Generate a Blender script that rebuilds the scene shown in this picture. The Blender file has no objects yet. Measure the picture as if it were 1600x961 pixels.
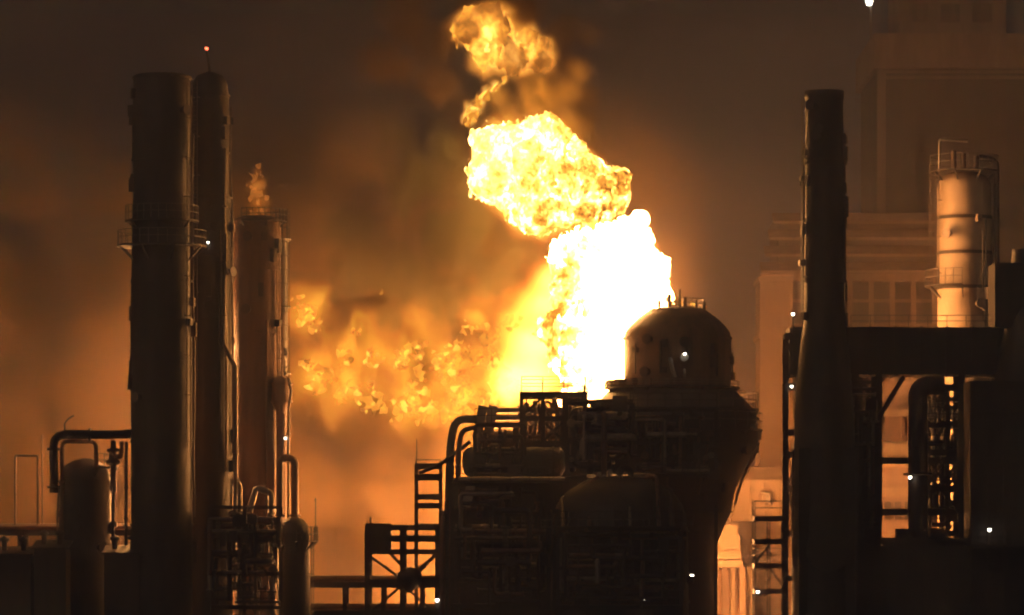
import bpy, math, random
import numpy as np
from mathutils import Vector, Matrix
import openvdb

random.seed(7)
R = math.radians
sc = bpy.context.scene
col = sc.collection

# ------------------------------------------------------------------ camera
CAM_Z, FPX = 20.0, 6000.0          # eye height in metres, focal length in photo pixels
HORIZON = 880.0                    # photo row of the horizon
cam_d = bpy.data.cameras.new('camera')
cam = bpy.data.objects.new('camera', cam_d)
col.objects.link(cam)
cam.location = (0, 0, CAM_Z)
cam.rotation_euler = (R(90), 0, 0)
cam_d.sensor_width = 36.0
cam_d.lens = FPX / 1600 * 36.0
cam_d.shift_y = (HORIZON - 480.5) / 1600
cam_d.clip_start = 1.0
cam_d.clip_end = 20000.0
sc.camera = cam

# ------------------------------------------------------------------ night sky, added front fill, exposure
world = bpy.data.worlds.new('World')
sc.world = world
world.use_nodes = True
wn, wl = world.node_tree.nodes, world.node_tree.links
sky_n = wn.new('ShaderNodeTexSky')
sky_n.sky_type = 'NISHITA'
sky_n.sun_disc = False
sky_n.sun_elevation = R(-4.0)
sky_n.sun_rotation = R(218)
tint = wn.new('ShaderNodeMix')            # town glow on the night cloud
tint.data_type = 'RGBA'
tint.inputs['Factor'].default_value = 0.97
tint.inputs[7].default_value = (0.35, 0.25, 0.195, 1)
wl.new(sky_n.outputs['Color'], tint.inputs[6])
wl.new(tint.outputs[2], wn['Background'].inputs['Color'])
wn['Background'].inputs['Strength'].default_value = 0.034
sun_d = bpy.data.lights.new('front_fill', 'SUN')  # added fill from behind the camera, lifts the dark steel
sun_d.energy = 0.18
sun_d.angle = R(0.5)
sun_d.color = (1.0, 0.80, 0.64)
sun = bpy.data.objects.new('front_fill', sun_d)
sun.rotation_euler = (R(58), 0, R(-38))
col.objects.link(sun)

sc.view_settings.view_transform = 'Standard'
sc.view_settings.look = 'None'
sc.view_settings.exposure = 0.0
sc.view_settings.gamma = 1.0
sc.view_settings.use_curve_mapping = False
sc.render.engine = 'CYCLES'
cy = sc.cycles
cy.use_denoising = True
cy.max_bounces = 5
cy.diffuse_bounces = 2
cy.glossy_bounces = 2
cy.volume_bounces = 0
cy.transparent_max_bounces = 8
cy.sample_clamp_indirect = 4.0
cy.filter_width = 2.0
cy.volume_step_rate = 4.0
cy.use_adaptive_sampling = False
cy.denoising_prefilter = 'ACCURATE'
cy.volume_max_steps = 256

def W(px, py, d):
    """point that shows at photo pixel (px, py) when it stands d metres away"""
    return Vector(((px - 800) / FPX * d, d, CAM_Z + (HORIZON - py) / FPX * d))

# ------------------------------------------------------------------ numpy noise fields
def vnoise(P, seed, scale):
    """smooth value noise in 0..1 at points P (..., 3)"""
    rs = np.random.RandomState(seed)
    T = rs.rand(32, 32, 32).astype(np.float32)
    q = P / scale
    i = np.floor(q).astype(np.int32)
    f = (q - i).astype(np.float32)
    f = f * f * f * (f * (f * 6 - 15) + 10)
    i0, i1 = i & 31, (i + 1) & 31
    out = 0
    for dx in (0, 1):
        wx = f[..., 0] if dx else 1 - f[..., 0]
        ix = (i1 if dx else i0)[..., 0]
        for dy in (0, 1):
            wy = f[..., 1] if dy else 1 - f[..., 1]
            iy = (i1 if dy else i0)[..., 1]
            for dz in (0, 1):
                wz = f[..., 2] if dz else 1 - f[..., 2]
                iz = (i1 if dz else i0)[..., 2]
                out = out + wx * wy * wz * T[ix, iy, iz]
    return out

def fbm(P, seed, scale, octs=4, gain=0.5, billow=False):
    a, s, tot = 1.0, 0.0, 0.0
    for k in range(octs):
        n = vnoise(P + 13.7 * k, seed + k, scale / 2 ** k)
        if billow:
            n = np.abs(n * 2 - 1)
        s = s + a * n
        tot += a
        a *= gain
    return s / tot

def gridpts(lo, hi, vox):
    ax = [np.arange(lo[k], hi[k], vox, dtype=np.float32) for k in range(3)]
    X, Y, Z = np.meshgrid(*ax, indexing='ij')
    return np.stack([X, Y, Z], -1)

def new_mat(name):
    m = bpy.data.materials.new(name)
    m.use_nodes = True
    m.node_tree.nodes.clear()
    return m, m.node_tree.nodes, m.node_tree.links

def tag(o, label=None, cat=None, group=None, kind=None):
    if label: o['label'] = label
    if cat: o['category'] = cat
    if group: o['group'] = group
    if kind: o['kind'] = kind
    return o

# ------------------------------------------------------------------ fire
def flame_material():
    m, n, l = new_mat('flame')
    out = n.new('ShaderNodeOutputMaterial')
    em = n.new('ShaderNodeEmission')
    at = n.new('ShaderNodeAttribute'); at.attribute_name = 'burn'
    r = n.new('ShaderNodeValToRGB')
    e = r.color_ramp.elements
    S = 150.0
    steps = ((0.0, (.10, .034, .010)), (.22, (.6, .17, .02)), (.38, (1.5, .57, .055)), (.55, (2.5, 1.27, .16)),
             (.75, (6, 3.4, .8)), (.88, (25, 11.5, 2.9)), (1.0, (150, 60, 17.5)))
    for i, (p, c) in enumerate(steps):
        k = e[0] if i == 0 else (e[len(e) - 1] if p == 1.0 else e.new(p))
        k.position = p
        k.color = (c[0] / S, c[1] / S, c[2] / S, 1)
    l.new(at.outputs['Fac'], r.inputs['Fac'])
    l.new(r.outputs['Color'], em.inputs['Color'])
    em.inputs['Strength'].default_value = S
    l.new(em.outputs[0], out.inputs['Surface'])
    m.cycles.emission_sampling = 'FRONT'
    return m
M_FLAME = flame_material()

def blob_field(P, blobs, k=0.35):
    """union of balls; 1 at a ball's centre, 0 on its surface, negative outside (in radii)"""
    f = np.full(P.shape[:-1], -9.0, np.float32)
    for (c, r) in blobs:
        d = 1 - np.sqrt(((P - np.array(c, np.float32)) ** 2).sum(-1)) / r
        h = np.clip(0.5 + 0.5 * (f - d) / k, 0, 1)
        f = d + (f - d) * h + k * h * (1 - h)
    return f

def fire_setup(blobs_px, d, pad):
    blobs = []
    for b in blobs_px:
        dd = d + (b[3] if len(b) > 3 else 0)
        blobs.append((tuple(W(b[0], b[1], dd)), b[2] / FPX * dd))
    lo = np.min([np.array(c) - r * (1 + pad) for c, r in blobs], 0)
    hi = np.max([np.array(c) + r * (1 + pad) for c, r in blobs], 0)
    return blobs, lo, hi

def fire_field(P, blobs, amp, nscale, seed, gain=0.62, rise=1.35, spiky=False):
    """balls torn up by warped turbulence, drawn out along the way the hot gas rises"""
    S = np.array((1, 1, rise), np.float32)
    warp = np.stack([fbm(P / S, seed + 40 + 7 * q, nscale * 1.3, 3) - 0.5 for q in range(3)], -1) * nscale * 1.5
    Q = (P + warp) / S
    bl = fbm(Q, seed + 9, nscale * 0.8, 5, gain, billow=True)
    if spiky:      # pointed tongues outward
        nz = 0.6 * fbm(Q, seed, nscale, 6, gain) + 0.5 * bl + 0.115
    else:          # rounded billows
        nz = 0.55 * fbm(Q, seed, nscale, 6, gain) + 0.45 * (1 - bl)
    return blob_field(P, blobs) + amp * (nz - 0.58) * 4.0

def fire_mesh(name, label, blobs_px, d, vox, amp, nscale, heat, seed, thresh=0.0, parent=None, gain=0.62, rise=1.35):
    """ragged burning cloud: balls at photo pixels, displaced by turbulence and meshed"""
    blobs, lo, hi = fire_setup(blobs_px, d, amp * 1.2 + 0.5)
    P = gridpts(lo, hi, vox)
    f = fire_field(P, blobs, amp, nscale, seed, gain, rise, True) - thresh
    f[0], f[-1] = -1, -1
    f[:, 0], f[:, -1] = -1, -1
    f[:, :, 0], f[:, :, -1] = -1, -1
    g = openvdb.FloatGrid()
    g.copyFromArray(np.ascontiguousarray(-f.astype(np.float32)))
    pts, quads = g.convertToQuads(0.0)
    pts = pts * vox + lo
    me = bpy.data.meshes.new(name)
    base = np.array(W(blobs_px[0][0], blobs_px[0][1], d))
    me.from_pydata((pts - base).tolist(), [], quads[:, ::-1].tolist())
    a = me.attributes.new('burn', 'FLOAT', 'POINT')
    a.data.foreach_set('value', np.ascontiguousarray(heat(pts, seed).astype(np.float32)))
    me.materials.append(M_FLAME)
    me.shade_smooth()
    o = bpy.data.objects.new(name, me)
    o.location = base
    col.objects.link(o)
    tag(o, label, 'fire')
    print(name, len(me.polygons))
    return o

def px_of(pts):
    return 800 + pts[:, 0] / pts[:, 1] * FPX, HORIZON - (pts[:, 2] - CAM_Z) / pts[:, 1] * FPX

# ------------------------------------------------------------------ materials
def metal(name, c0, c1, rough=0.55, metallic=0.0, scale=1.2, bump=0.25, streak=True):
    m, n, l = new_mat(name)
    out = n.new('ShaderNodeOutputMaterial'); b = n.new('ShaderNodeBsdfPrincipled')
    tc = n.new('ShaderNodeNewGeometry')
    mp = n.new('ShaderNodeMapping'); mp.inputs['Scale'].default_value = (1, 1, 0.18 if streak else 1)
    nz = n.new('ShaderNodeTexNoise'); nz.inputs['Scale'].default_value = scale; nz.inputs['Detail'].default_value = 6
    n2 = n.new('ShaderNodeTexNoise'); n2.inputs['Scale'].default_value = scale * 9; n2.inputs['Detail'].default_value = 4
    r = n.new('ShaderNodeValToRGB')
    r.color_ramp.elements[0].position = 0.36; r.color_ramp.elements[0].color = (*c0, 1)
    r.color_ramp.elements[1].position = 0.66; r.color_ramp.elements[1].color = (*c1, 1)
    ad = n.new('ShaderNodeMath'); ad.operation = 'MULTIPLY_ADD'; ad.inputs[1].default_value = 0.35
    sb = n.new('ShaderNodeMath'); sb.operation = 'SUBTRACT'; sb.inputs[1].default_value = 0.17
    bp = n.new('ShaderNodeBump'); bp.inputs['Strength'].default_value = bump; bp.inputs['Distance'].default_value = 0.05
    l.new(tc.outputs['Position'], mp.inputs['Vector'])
    l.new(mp.outputs[0], nz.inputs['Vector']); l.new(tc.outputs['Position'], n2.inputs['Vector'])
    l.new(n2.outputs['Fac'], ad.inputs[0]); l.new(nz.outputs['Fac'], ad.inputs[2]); l.new(ad.outputs[0], sb.inputs[0])
    l.new(sb.outputs[0], r.inputs['Fac']); l.new(r.outputs['Color'], b.inputs['Base Color'])
    l.new(n2.outputs['Fac'], bp.inputs['Height']); l.new(bp.outputs[0], b.inputs['Normal'])
    b.inputs['Roughness'].default_value = rough; b.inputs['Metallic'].default_value = metallic
    l.new(b.outputs[0], out.inputs['Surface'])
    return m

M_STEEL = metal('dark_steel', (0.034, 0.030, 0.028), (0.082, 0.056, 0.042))
M_RUST = metal('rusty_steel', (0.10, 0.06, 0.04), (0.26, 0.13, 0.07))
M_PRIMER = metal('red_primer', (0.22, 0.11, 0.055), (0.38, 0.20, 0.10), 0.5)
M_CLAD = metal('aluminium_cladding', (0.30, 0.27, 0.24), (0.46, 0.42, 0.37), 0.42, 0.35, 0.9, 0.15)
M_PIPE = metal('pipe_cladding', (0.20, 0.16, 0.13), (0.38, 0.30, 0.24), 0.45, 0.25, 2.0, 0.2)
M_GALV = metal('galvanised_steel', (0.16, 0.13, 0.11), (0.30, 0.26, 0.22), 0.5, 0.3, 3.0, 0.1, False)
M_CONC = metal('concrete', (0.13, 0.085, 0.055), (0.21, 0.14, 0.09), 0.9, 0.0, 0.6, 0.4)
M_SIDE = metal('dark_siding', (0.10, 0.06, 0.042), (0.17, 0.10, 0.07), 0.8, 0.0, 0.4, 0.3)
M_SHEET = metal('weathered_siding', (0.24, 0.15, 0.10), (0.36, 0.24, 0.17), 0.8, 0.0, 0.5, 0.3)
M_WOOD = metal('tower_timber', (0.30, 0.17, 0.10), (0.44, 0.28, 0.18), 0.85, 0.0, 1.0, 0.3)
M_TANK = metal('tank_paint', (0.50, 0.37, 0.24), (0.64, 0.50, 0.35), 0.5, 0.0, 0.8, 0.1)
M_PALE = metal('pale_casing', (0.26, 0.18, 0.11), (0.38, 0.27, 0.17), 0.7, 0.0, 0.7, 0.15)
M_GROUND = metal('plant_ground', (0.07, 0.06, 0.05), (0.14, 0.12, 0.10), 0.95, 0.0, 0.25, 0.3, False)

def emit_mat(name, c, s):
    m, n, l = new_mat(name)
    out = n.new('ShaderNodeOutputMaterial'); e = n.new('ShaderNodeEmission')
    e.inputs['Color'].default_value = (*c, 1); e.inputs['Strength'].default_value = s
    l.new(e.outputs[0], out.inputs['Surface'])
    return m
M_LAMP = emit_mat('lit_lamp', (1.0, 0.9, 0.72), 14.0)
M_LAMP_RED = emit_mat('lit_red_lamp', (1.0, 0.12, 0.05), 9.0)

# ------------------------------------------------------------------ objects
WM = {}
def mk(name, data, parent=None, M=None):
    o = bpy.data.objects.new(name, data)
    M = M if M is not None else Matrix()
    o.matrix_basis = M
    if parent is not None:
        o.parent = parent
        o.matrix_parent_inverse = WM[parent].inverted()
    WM[o] = M.copy()
    col.objects.link(o)
    return o

def thing(name, label, cat, loc, group=None):
    o = mk(name, None, None, Matrix.Translation(Vector(loc)))
    o.empty_display_size = 0.5
    return tag(o, label, cat, group)

UNIT = {}
def unit(shape, mat):
    k = (shape, mat.name)
    if k not in UNIT:
        me = bpy.data.meshes.new(shape + '_' + mat.name)
        if shape == 'box':
            v = [(x, y, z) for x in (-.5, .5) for y in (-.5, .5) for z in (-.5, .5)]
            f = [(0, 1, 3, 2), (4, 6, 7, 5), (0, 4, 5, 1), (2, 3, 7, 6), (0, 2, 6, 4), (1, 5, 7, 3)]
        elif shape == 'hbeam':   # I section along z
            t = 0.12
            pr = [(-.5, -.5), (.5, -.5), (.5, -.5 + t), (t / 2, -.5 + t), (t / 2, .5 - t), (.5, .5 - t), (.5, .5), (-.5, .5), (-.5, .5 - t), (-t / 2, .5 - t), (-t / 2, -.5 + t), (-.5, -.5 + t)]
            v = [(x, y, z) for z in (-.5, .5) for x, y in pr]
            q = len(pr)
            f = [(i, (i + 1) % q, q + (i + 1) % q, q + i) for i in range(q)] + [tuple(range(q - 1, -1, -1)), tuple(range(q, 2 * q))]
        else:
            q = int(shape[3:])
            v = [(0.5 * math.cos(2 * math.pi * i / q), 0.5 * math.sin(2 * math.pi * i / q), z) for z in (-.5, .5) for i in range(q)]
            f = [(i, (i + 1) % q, q + (i + 1) % q, q + i) for i in range(q)] + [tuple(range(q - 1, -1, -1)), tuple(range(q, 2 * q))]
        me.from_pydata(v, [], f)
        if shape.startswith('cyl'):
            me.polygons.foreach_set('use_smooth', [True] * (len(f) - 2) + [False] * 2)
        me.materials.append(mat)
        UNIT[k] = me
    return UNIT[k]

def bar(name, p0, p1, w, h, mat, parent, shape='box'):
    """one straight piece from p0 to p1"""
    p0, p1 = Vector(p0), Vector(p1)
    d = p1 - p0
    z = d.normalized()
    up = Vector((0, 0, 1)) if abs(z.z) < 0.95 else Vector((0, 1, 0))
    x = up.cross(z).normalized()
    y = z.cross(x)
    rot = Matrix((x, y, z)).transposed().to_4x4()
    M = Matrix.Translation((p0 + p1) / 2) @ rot @ Matrix.Diagonal((w, h, d.length, 1))
    return mk(name, unit(shape, mat), parent, M)

def block(name, c, size, mat, parent, rz=0.0):
    M = Matrix.Translation(Vector(c)) @ Matrix.Rotation(rz, 4, 'Z') @ Matrix.Diagonal((*size, 1))
    return mk(name, unit('box', mat), parent, M)

class MB:
    def __init__(s):
        s.v, s.f, s.sm = [], [], []
    def add(s, v, f, smooth=False):
        o = len(s.v)
        s.v += [tuple(q) for q in v]
        s.f += [tuple(o + i for i in q) for q in f]
        s.sm += [smooth] * len(f)
        return s
    def box(s, c, size):
        c = Vector(c)
        v = [c + Vector((x * size[0], y * size[1], z * size[2])) for x in (-.5, .5) for y in (-.5, .5) for z in (-.5, .5)]
        return s.add(v, [(0, 1, 3, 2), (4, 6, 7, 5), (0, 4, 5, 1), (2, 3, 7, 6), (0, 2, 6, 4), (1, 5, 7, 3)])
    def bar(s, p0, p1, w, h=None):
        p0, p1 = Vector(p0), Vector(p1); h = h or w
        z = (p1 - p0).normalized()
        up = Vector((0, 0, 1)) if abs(z.z) < 0.95 else Vector((0, 1, 0))
        x = up.cross(z).normalized(); y = z.cross(x)
        v = [p + x * a * w / 2 + y * b * h / 2 for p in (p0, p1) for a, b in ((-1, -1), (1, -1), (1, 1), (-1, 1))]
        return s.add(v, [(0, 1, 5, 4), (1, 2, 6, 5), (2, 3, 7, 6), (3, 0, 4, 7), (3, 2, 1, 0), (4, 5, 6, 7)])
    def tube(s, pts, r, n=12, bend=None, caps=True):
        pts = [Vector(p) for p in pts]
        path = [pts[0]]
        for i in range(1, len(pts) - 1):
            a, b, c = pts[i - 1], pts[i], pts[i + 1]
            u, w = (a - b), (c - b)
            bl = min(bend or 1.5 * r, u.length * .49, w.length * .49)
            u.normalize(); w.normalize()
            q0, q1 = b + u * bl, b + w * bl
            for k in range(7):
                t = k / 6
                path.append((1 - t) ** 2 * q0 + 2 * t * (1 - t) * b + t * t * q1)
        path.append(pts[-1])
        v, f = [], []
        ref = None
        for i, p in enumerate(path):
            t = (path[min(i + 1, len(path) - 1)] - path[max(i - 1, 0)]).normalized()
            if ref is None:
                ref = t.orthogonal().normalized()
            ref = (ref - t * ref.dot(t)).normalized()
            bi = t.cross(ref)
            for k in range(n):
                a = 2 * math.pi * k / n
                v.append(p + r * (math.cos(a) * ref + math.sin(a) * bi))
        for i in range(len(path) - 1):
            for k in range(n):
                f.append((i * n + k, i * n + (k + 1) % n, (i + 1) * n + (k + 1) % n, (i + 1) * n + k))
        s.add(v, f, True)
        if caps:
            m = len(path) - 1
            s.add(v[:n], [tuple(range(n - 1, -1, -1))]); s.add(v[m * n:], [tuple(range(n))])
        return s
    def lathe(s, c, prof, n=32, a0=0.0, a1=None, smooth=True):
        """profile [(radius, z), ...] about the vertical line through c"""
        full = a1 is None
        a1 = a0 + 2 * math.pi if full else a1
        m = n if full else n + 1
        v, f = [], []
        for (r, z) in prof:
            for k in range(m):
                a = a0 + (a1 - a0) * k / n
                v.append((c[0] + r * math.cos(a), c[1] + r * math.sin(a), z))
        for i in range(len(prof) - 1):
            for k in range(n):
                k2 = (k + 1) % m
                f.append((i * m + k, i * m + k2, (i + 1) * m + k2, (i + 1) * m + k))
        return s.add(v, f, smooth)
    def build(s, name, mat, parent=None, origin=None):
        o = Vector(origin) if origin is not None else (WM[parent].translation.copy() if parent is not None else Vector((0, 0, 0)))
        me = bpy.data.meshes.new(name)
        me.from_pydata([tuple(Vector(q) - o) for q in s.v], [], s.f)
        me.polygons.foreach_set('use_smooth', s.sm)
        me.materials.append(mat)
        return mk(name, me, parent, Matrix.Translation(o))

def mpp(d):
    return d / FPX
def Z(py, d):
    return CAM_Z + (HORIZON - py) / FPX * d
def X(px, d):
    return (px - 800) / FPX * d

# ---- parts that many things share
def ring(parent, c, z, r, mat, w=0.12, h=0.16, name='stiffening_ring'):
    return MB().lathe(c, [(r - 0.02, z - h / 2), (r + w, z - h / 2), (r + w, z + h / 2), (r - 0.02, z + h / 2)], 32, smooth=False).build(name, mat, parent, (c[0], c[1], z))

def handrail(parent, pts, mat=None, h=1.1, step=1.4, closed=False, t=0.055):
    """posts, top rail and knee rail along a line of floor points; pieces hang on parent"""
    mat = mat or M_GALV
    pts = [Vector(p) for p in pts]
    if closed: pts = pts + [pts[0]]
    for k, nm in ((h, 'top_rail'), (h * .52, 'knee_rail')):
        b = MB()
        for a, c in zip(pts, pts[1:]):
            b.bar(a + Vector((0, 0, k)), c + Vector((0, 0, k)), t)
        b.build(nm, mat, parent)
    for a, c in zip(pts, pts[1:]):
        L = (c - a).length
        q = max(1, int(round(L / step)))
        for i in range(q + 1):
            if i == q and not (c is pts[-1] and not closed):
                continue
            p = a.lerp(c, i / q)
            bar('post', p, p + Vector((0, 0, h)), t, t, mat, parent)

def round_platform(parent, c, z, r0, r1, a0, a1, mat=None, rail=True, brackets=True, h=1.1):
    """curved platform round a column, from angle a0 to a1 (degrees, -90 faces the camera)"""
    mat = mat or M_STEEL
    n = max(6, int(abs(a1 - a0) / 12))
    b = MB()
    prof = [(r0, z - .1), (r1, z - .1), (r1, z + .02), (r0, z + .02), (r0, z - .1)]
    b.lathe(c, prof, n, R(a0), R(a1), smooth=False)
    pf = b.build('platform', mat, parent, (c[0], c[1], z))
    arc = [(c[0] + (r1 - .05) * math.cos(R(a0 + (a1 - a0) * i / n)), c[1] + (r1 - .05) * math.sin(R(a0 + (a1 - a0) * i / n)), z) for i in range(n + 1)]
    if rail:
        handrail(pf, arc, h=h, step=1.6)
    if brackets:
        q = max(2, int(abs(a1 - a0) / 45))
        for i in range(q + 1):
            a = R(a0 + (a1 - a0) * i / q)
            u = Vector((math.cos(a), math.sin(a), 0))
            bar('bracket', Vector((c[0], c[1], z - .1)) + u * (r1 - .1), Vector((c[0], c[1], z - (r1 - r0) * 1.0)) + u * (r0 - .02), .1, .14, mat, pf)
    return pf

def ladder(parent, c, r, ang, z0, z1, cage=True, mat=None):
    """caged ladder standing off a column of radius r, at an angle in degrees"""
    mat = mat or M_GALV
    u = Vector((math.cos(R(ang)), math.sin(R(ang)), 0)); t = Vector((-u.y, u.x, 0))
    base = Vector((c[0], c[1], 0)) + u * (r + .25)
    b = MB()
    for s_ in (-.24, .24):
        b.bar(base + t * s_ + Vector((0, 0, z0)), base + t * s_ + Vector((0, 0, z1 + 1.0)), .07)
    z = z0 + .3
    while z < z1 + .9:
        b.bar(base - t * .24 + Vector((0, 0, z)), base + t * .24 + Vector((0, 0, z)), .035)
        z += .35
    z = z0 + 1
    while z < z1:
        for s_ in (-.24, .24):
            b.bar(base + t * s_ + Vector((0, 0, z)), base + t * s_ - u * .3 + Vector((0, 0, z)), .06)
        z += 3
    ld = b.build('ladder', mat, parent, base + Vector((0, 0, z0)))
    if cage:
        arc = [R(-100 + 20 * i) for i in range(11)]
        z = z0 + 2.2
        while z < z1 + 1:
            hb = MB()
            ps = [base + Vector((0, 0, z)) + u * (.38 * math.cos(a) + .32) * 1.0 + t * .38 * math.sin(a) for a in arc]
            for p, q in zip(ps, ps[1:]):
                hb.bar(p, q, .05, .05)
            hb.build('cage_hoop', mat, ld, base + Vector((0, 0, z)))
            z += 1.1
        sb = MB()
        for a in (R(-80), R(-30), R(30), R(80)):
            o = u * (.38 * math.cos(a) + .34) + t * .39 * math.sin(a)
            sb.bar(base + o + Vector((0, 0, z0 + 2.2)), base + o + Vector((0, 0, z1 + .9)), .045)
        sb.build('cage_strap', mat, ld, base + Vector((0, 0, z0)))
    return ld

def vessel(name, label, cat, pxc, prof_px, d, mat, rings=(), n=40, mat_ring=None, foot=None, group=None):
    """vertical vessel: profile [(row, half width in px), ...] from the top down, then its skirt to the ground"""
    k = mpp(d)
    c = (X(pxc, d), d)
    t = thing(name, label, cat, (c[0], c[1], 0), group)
    pr = [(max(hw * k, .001), Z(py, d)) for py, hw in prof_px]
    b = MB().lathe(c, pr, n)
    b.build('shell', mat, t)
    rb = pr[-1][0] if foot is None else foot * k
    zb = pr[-1][1]
    if zb > 0.05:
        MB().lathe(c, [(rb, zb + .02), (rb, .3), (rb + .35, .25), (rb + .35, 0)], n, smooth=False).build('skirt', mat_ring or M_STEEL, t)
    def rad(z):
        for (r1, z1), (r2, z2) in zip(pr, pr[1:]):
            if z2 <= z <= z1:
                return r2 + (r1 - r2) * (z - z2) / max(z1 - z2, 1e-6)
        return rb
    for py in rings:
        z = Z(py, d)
        ring(t, c, z, rad(z), mat_ring or mat)
    return t, c, rad

def fittings(t, c, rad, z0, z1, seed, mat=None, sides=(180, 0), boxes=6):
    """conduits, clips and junction boxes that roughen a column's outline"""
    rs = random.Random(seed)
    for sd in sides:
        for q in range(2):
            a = R(sd + rs.uniform(-22, 22)); za = z0 + rs.random() * .25 * (z1 - z0); zb = z1 - rs.random() * .35 * (z1 - z0)
            n = max(3, int((zb - za) / 4))
            pts = []
            for i in range(n + 1):
                z = za + (zb - za) * i / n
                r = rad(z) + .12 + rs.uniform(-.02, .10)
                pts.append((c[0] + r * math.cos(a), c[1] + r * math.sin(a), z))
            MB().tube(pts, rs.choice((.05, .07, .1)), 8, .4).build('conduit', mat or rs.choice((M_STEEL, M_RUST, M_PIPE)), t)
        for q in range(boxes):
            a = R(sd + rs.uniform(-30, 30)); z = rs.uniform(z0, z1); r = rad(z)
            w, h = rs.uniform(.3, .6), rs.uniform(.3, 1.1)
            block('junction_box' if q % 2 else 'pipe_clip', (c[0] + (r + w * .3) * math.cos(a), c[1] + (r + w * .3) * math.sin(a), z), (w, .4, h), mat or M_STEEL, t, a)
    for q in range(3):
        z = rs.uniform(z0, z1); r = rad(z); a = R(rs.uniform(-150, -30)); u = Vector((math.cos(a), math.sin(a), 0))
        p = Vector((c[0], c[1], z)) + u * (r - .1)
        bar('nozzle', p, p + u * .6, .5, .5, mat or M_STEEL, t, 'cyl12')
        bar('blind_flange', p + u * .55, p + u * .68, .8, .8, mat or M_STEEL, t, 'cyl12')

def pipe(name, label, pts, r, mat, parent=None, cat='pipe', flanges=(), bend=None, group=None, n=14):
    """pipe run along points, with flanges at fractions along its straight legs (leg, fraction)"""
    pts = [Vector(p) for p in pts]
    o = MB().tube(pts, r, n, bend).build(name, mat, parent, pts[0])
    if parent is None:
        tag(o, label, cat, group)
    for leg, fr in flanges:
        a, b = pts[leg], pts[leg + 1]
        u = (b - a).normalized(); p = a.lerp(b, fr)
        bar('flange', p - u * .09, p + u * .09, r * 3.0, r * 3.0, mat, o, 'cyl16')
    return o

def lamp(label, px, py, d, r=0.16, red=False, stand=None, group='small white lamps burning about the plant'):
    """bulkhead lamp: housing, bracket, lit lens"""
    r *= .72
    p = W(px, py, d)
    t = thing('warning_light' if red else 'plant_lamp', label, 'lamp', p, None if red else group)
    MB().lathe((p.x, p.y), [(.001, p.z + r * 1.5), (r * .6, p.z + r * 1.4), (r * 1.15, p.z + r * .85), (r * 1.15, p.z + r * .7)], 16).build('housing', M_STEEL, t)
    MB().lathe((p.x, p.y), [(r * .95, p.z + r * .75), (r, p.z), (r * .8, p.z - r * .6), (.001, p.z - r)], 16).build('lens', M_LAMP_RED if red else M_LAMP, t)
    if stand is not None:
        q = Vector(stand)
        MB().tube([p + Vector((0, 0, r * 1.4)), Vector((q.x, q.y, p.z + r * 1.4)) if (Vector((q.x, q.y)) - Vector((p.x, p.y))).length > .1 else p + Vector((0, 0, r * 1.3)), q], .05, 8).build('bracket', M_STEEL, t)
    return t

def wallbox(parent, name, px0, px1, py0, py1, d, depth, mat, z0=None):
    za, zb = Z(py0, d), (Z(py1, d) if z0 is None else z0)
    return MB().box((X((px0 + px1) / 2, d), d + depth / 2, (za + zb) / 2), ((px1 - px0) * mpp(d), depth, za - zb)).build(name, mat, parent)

# ------------------------------------------------------------------ ground
def sheet(name, x0, x1, y0, y1, z, mat, kind='structure'):
    b = MB().add([(x0, y0, z), (x1, y0, z), (x1, y1, z), (x0, y1, z)], [(0, 1, 2, 3)])
    return tag(b.build(name, mat), kind=kind)
sheet('ground', -3000, 3000, -200, 9000, 0.0, M_GROUND)
sheet('concrete_pad', -70, 70, 262, 440, 0.004, M_CONC)

# ------------------------------------------------------------------ left: tall columns
dA = 292
tA, cA, rA = vessel('flue_stack', 'tall broad dark stack with a railed ring platform halfway up', 'stack', 253,
    [(118, 42), (122, 44), (150, 45), (190, 46.5), (245, 46.5), (262, 44), (322, 44), (345, 46), (392, 46), (440, 47), (961, 48)], dA, M_STEEL, rings=(122, 250, 322, 440, 560, 690, 820))
round_platform(tA, cA, Z(384, dA), 46 * mpp(dA), 70 * mpp(dA), -250, 70)
round_platform(tA, cA, Z(345, dA), 45 * mpp(dA), 58 * mpp(dA), -200, 20)
ladder(tA, cA, 46 * mpp(dA), -30, Z(700, dA), Z(150, dA), cage=False)
for py in (490, 575):
    block('cleat', (X(206, dA), dA - .2, Z(py, dA)), (.4, .4, 1.1), M_STEEL, tA)

dB = 297
tB, cB, rB = vessel('fractionator_column', 'slim dark column with a red light on its mast', 'column', 328,
    [(112, 4), (118, 20), (130, 27), (150, 30), (300, 30), (310, 33), (961, 36)], dB, M_STEEL, rings=(150, 240, 310, 400, 500, 620, 740))
MB().tube([(cB[0], cB[1], Z(114, dB)), (cB[0] - .25, cB[1], Z(80, dB))], .09, 8).build('mast', M_STEEL, tB)
ladder(tB, cB, 32 * mpp(dB), -125, Z(600, dB), Z(150, dB), cage=False, mat=M_PIPE)

pipe('overhead_line', 'thin overhead line dropping beside the slim column and kinking low down',
     [W(352, 232, 296), W(350, 300, 296), W(350, 540, 295.6), W(368, 574, 295), W(368, 800, 295)], 0.17, M_PIPE, flanges=((1, .1), (1, .45), (1, .8), (3, .6)))
pipe('riser_pipe', 'straight riser pipe standing between the stack and the slim column',
     [W(297, 148, 294), W(297, 700, 294)], 0.14, M_PIPE, flanges=((0, .16), (0, .32), (0, .7)))

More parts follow.
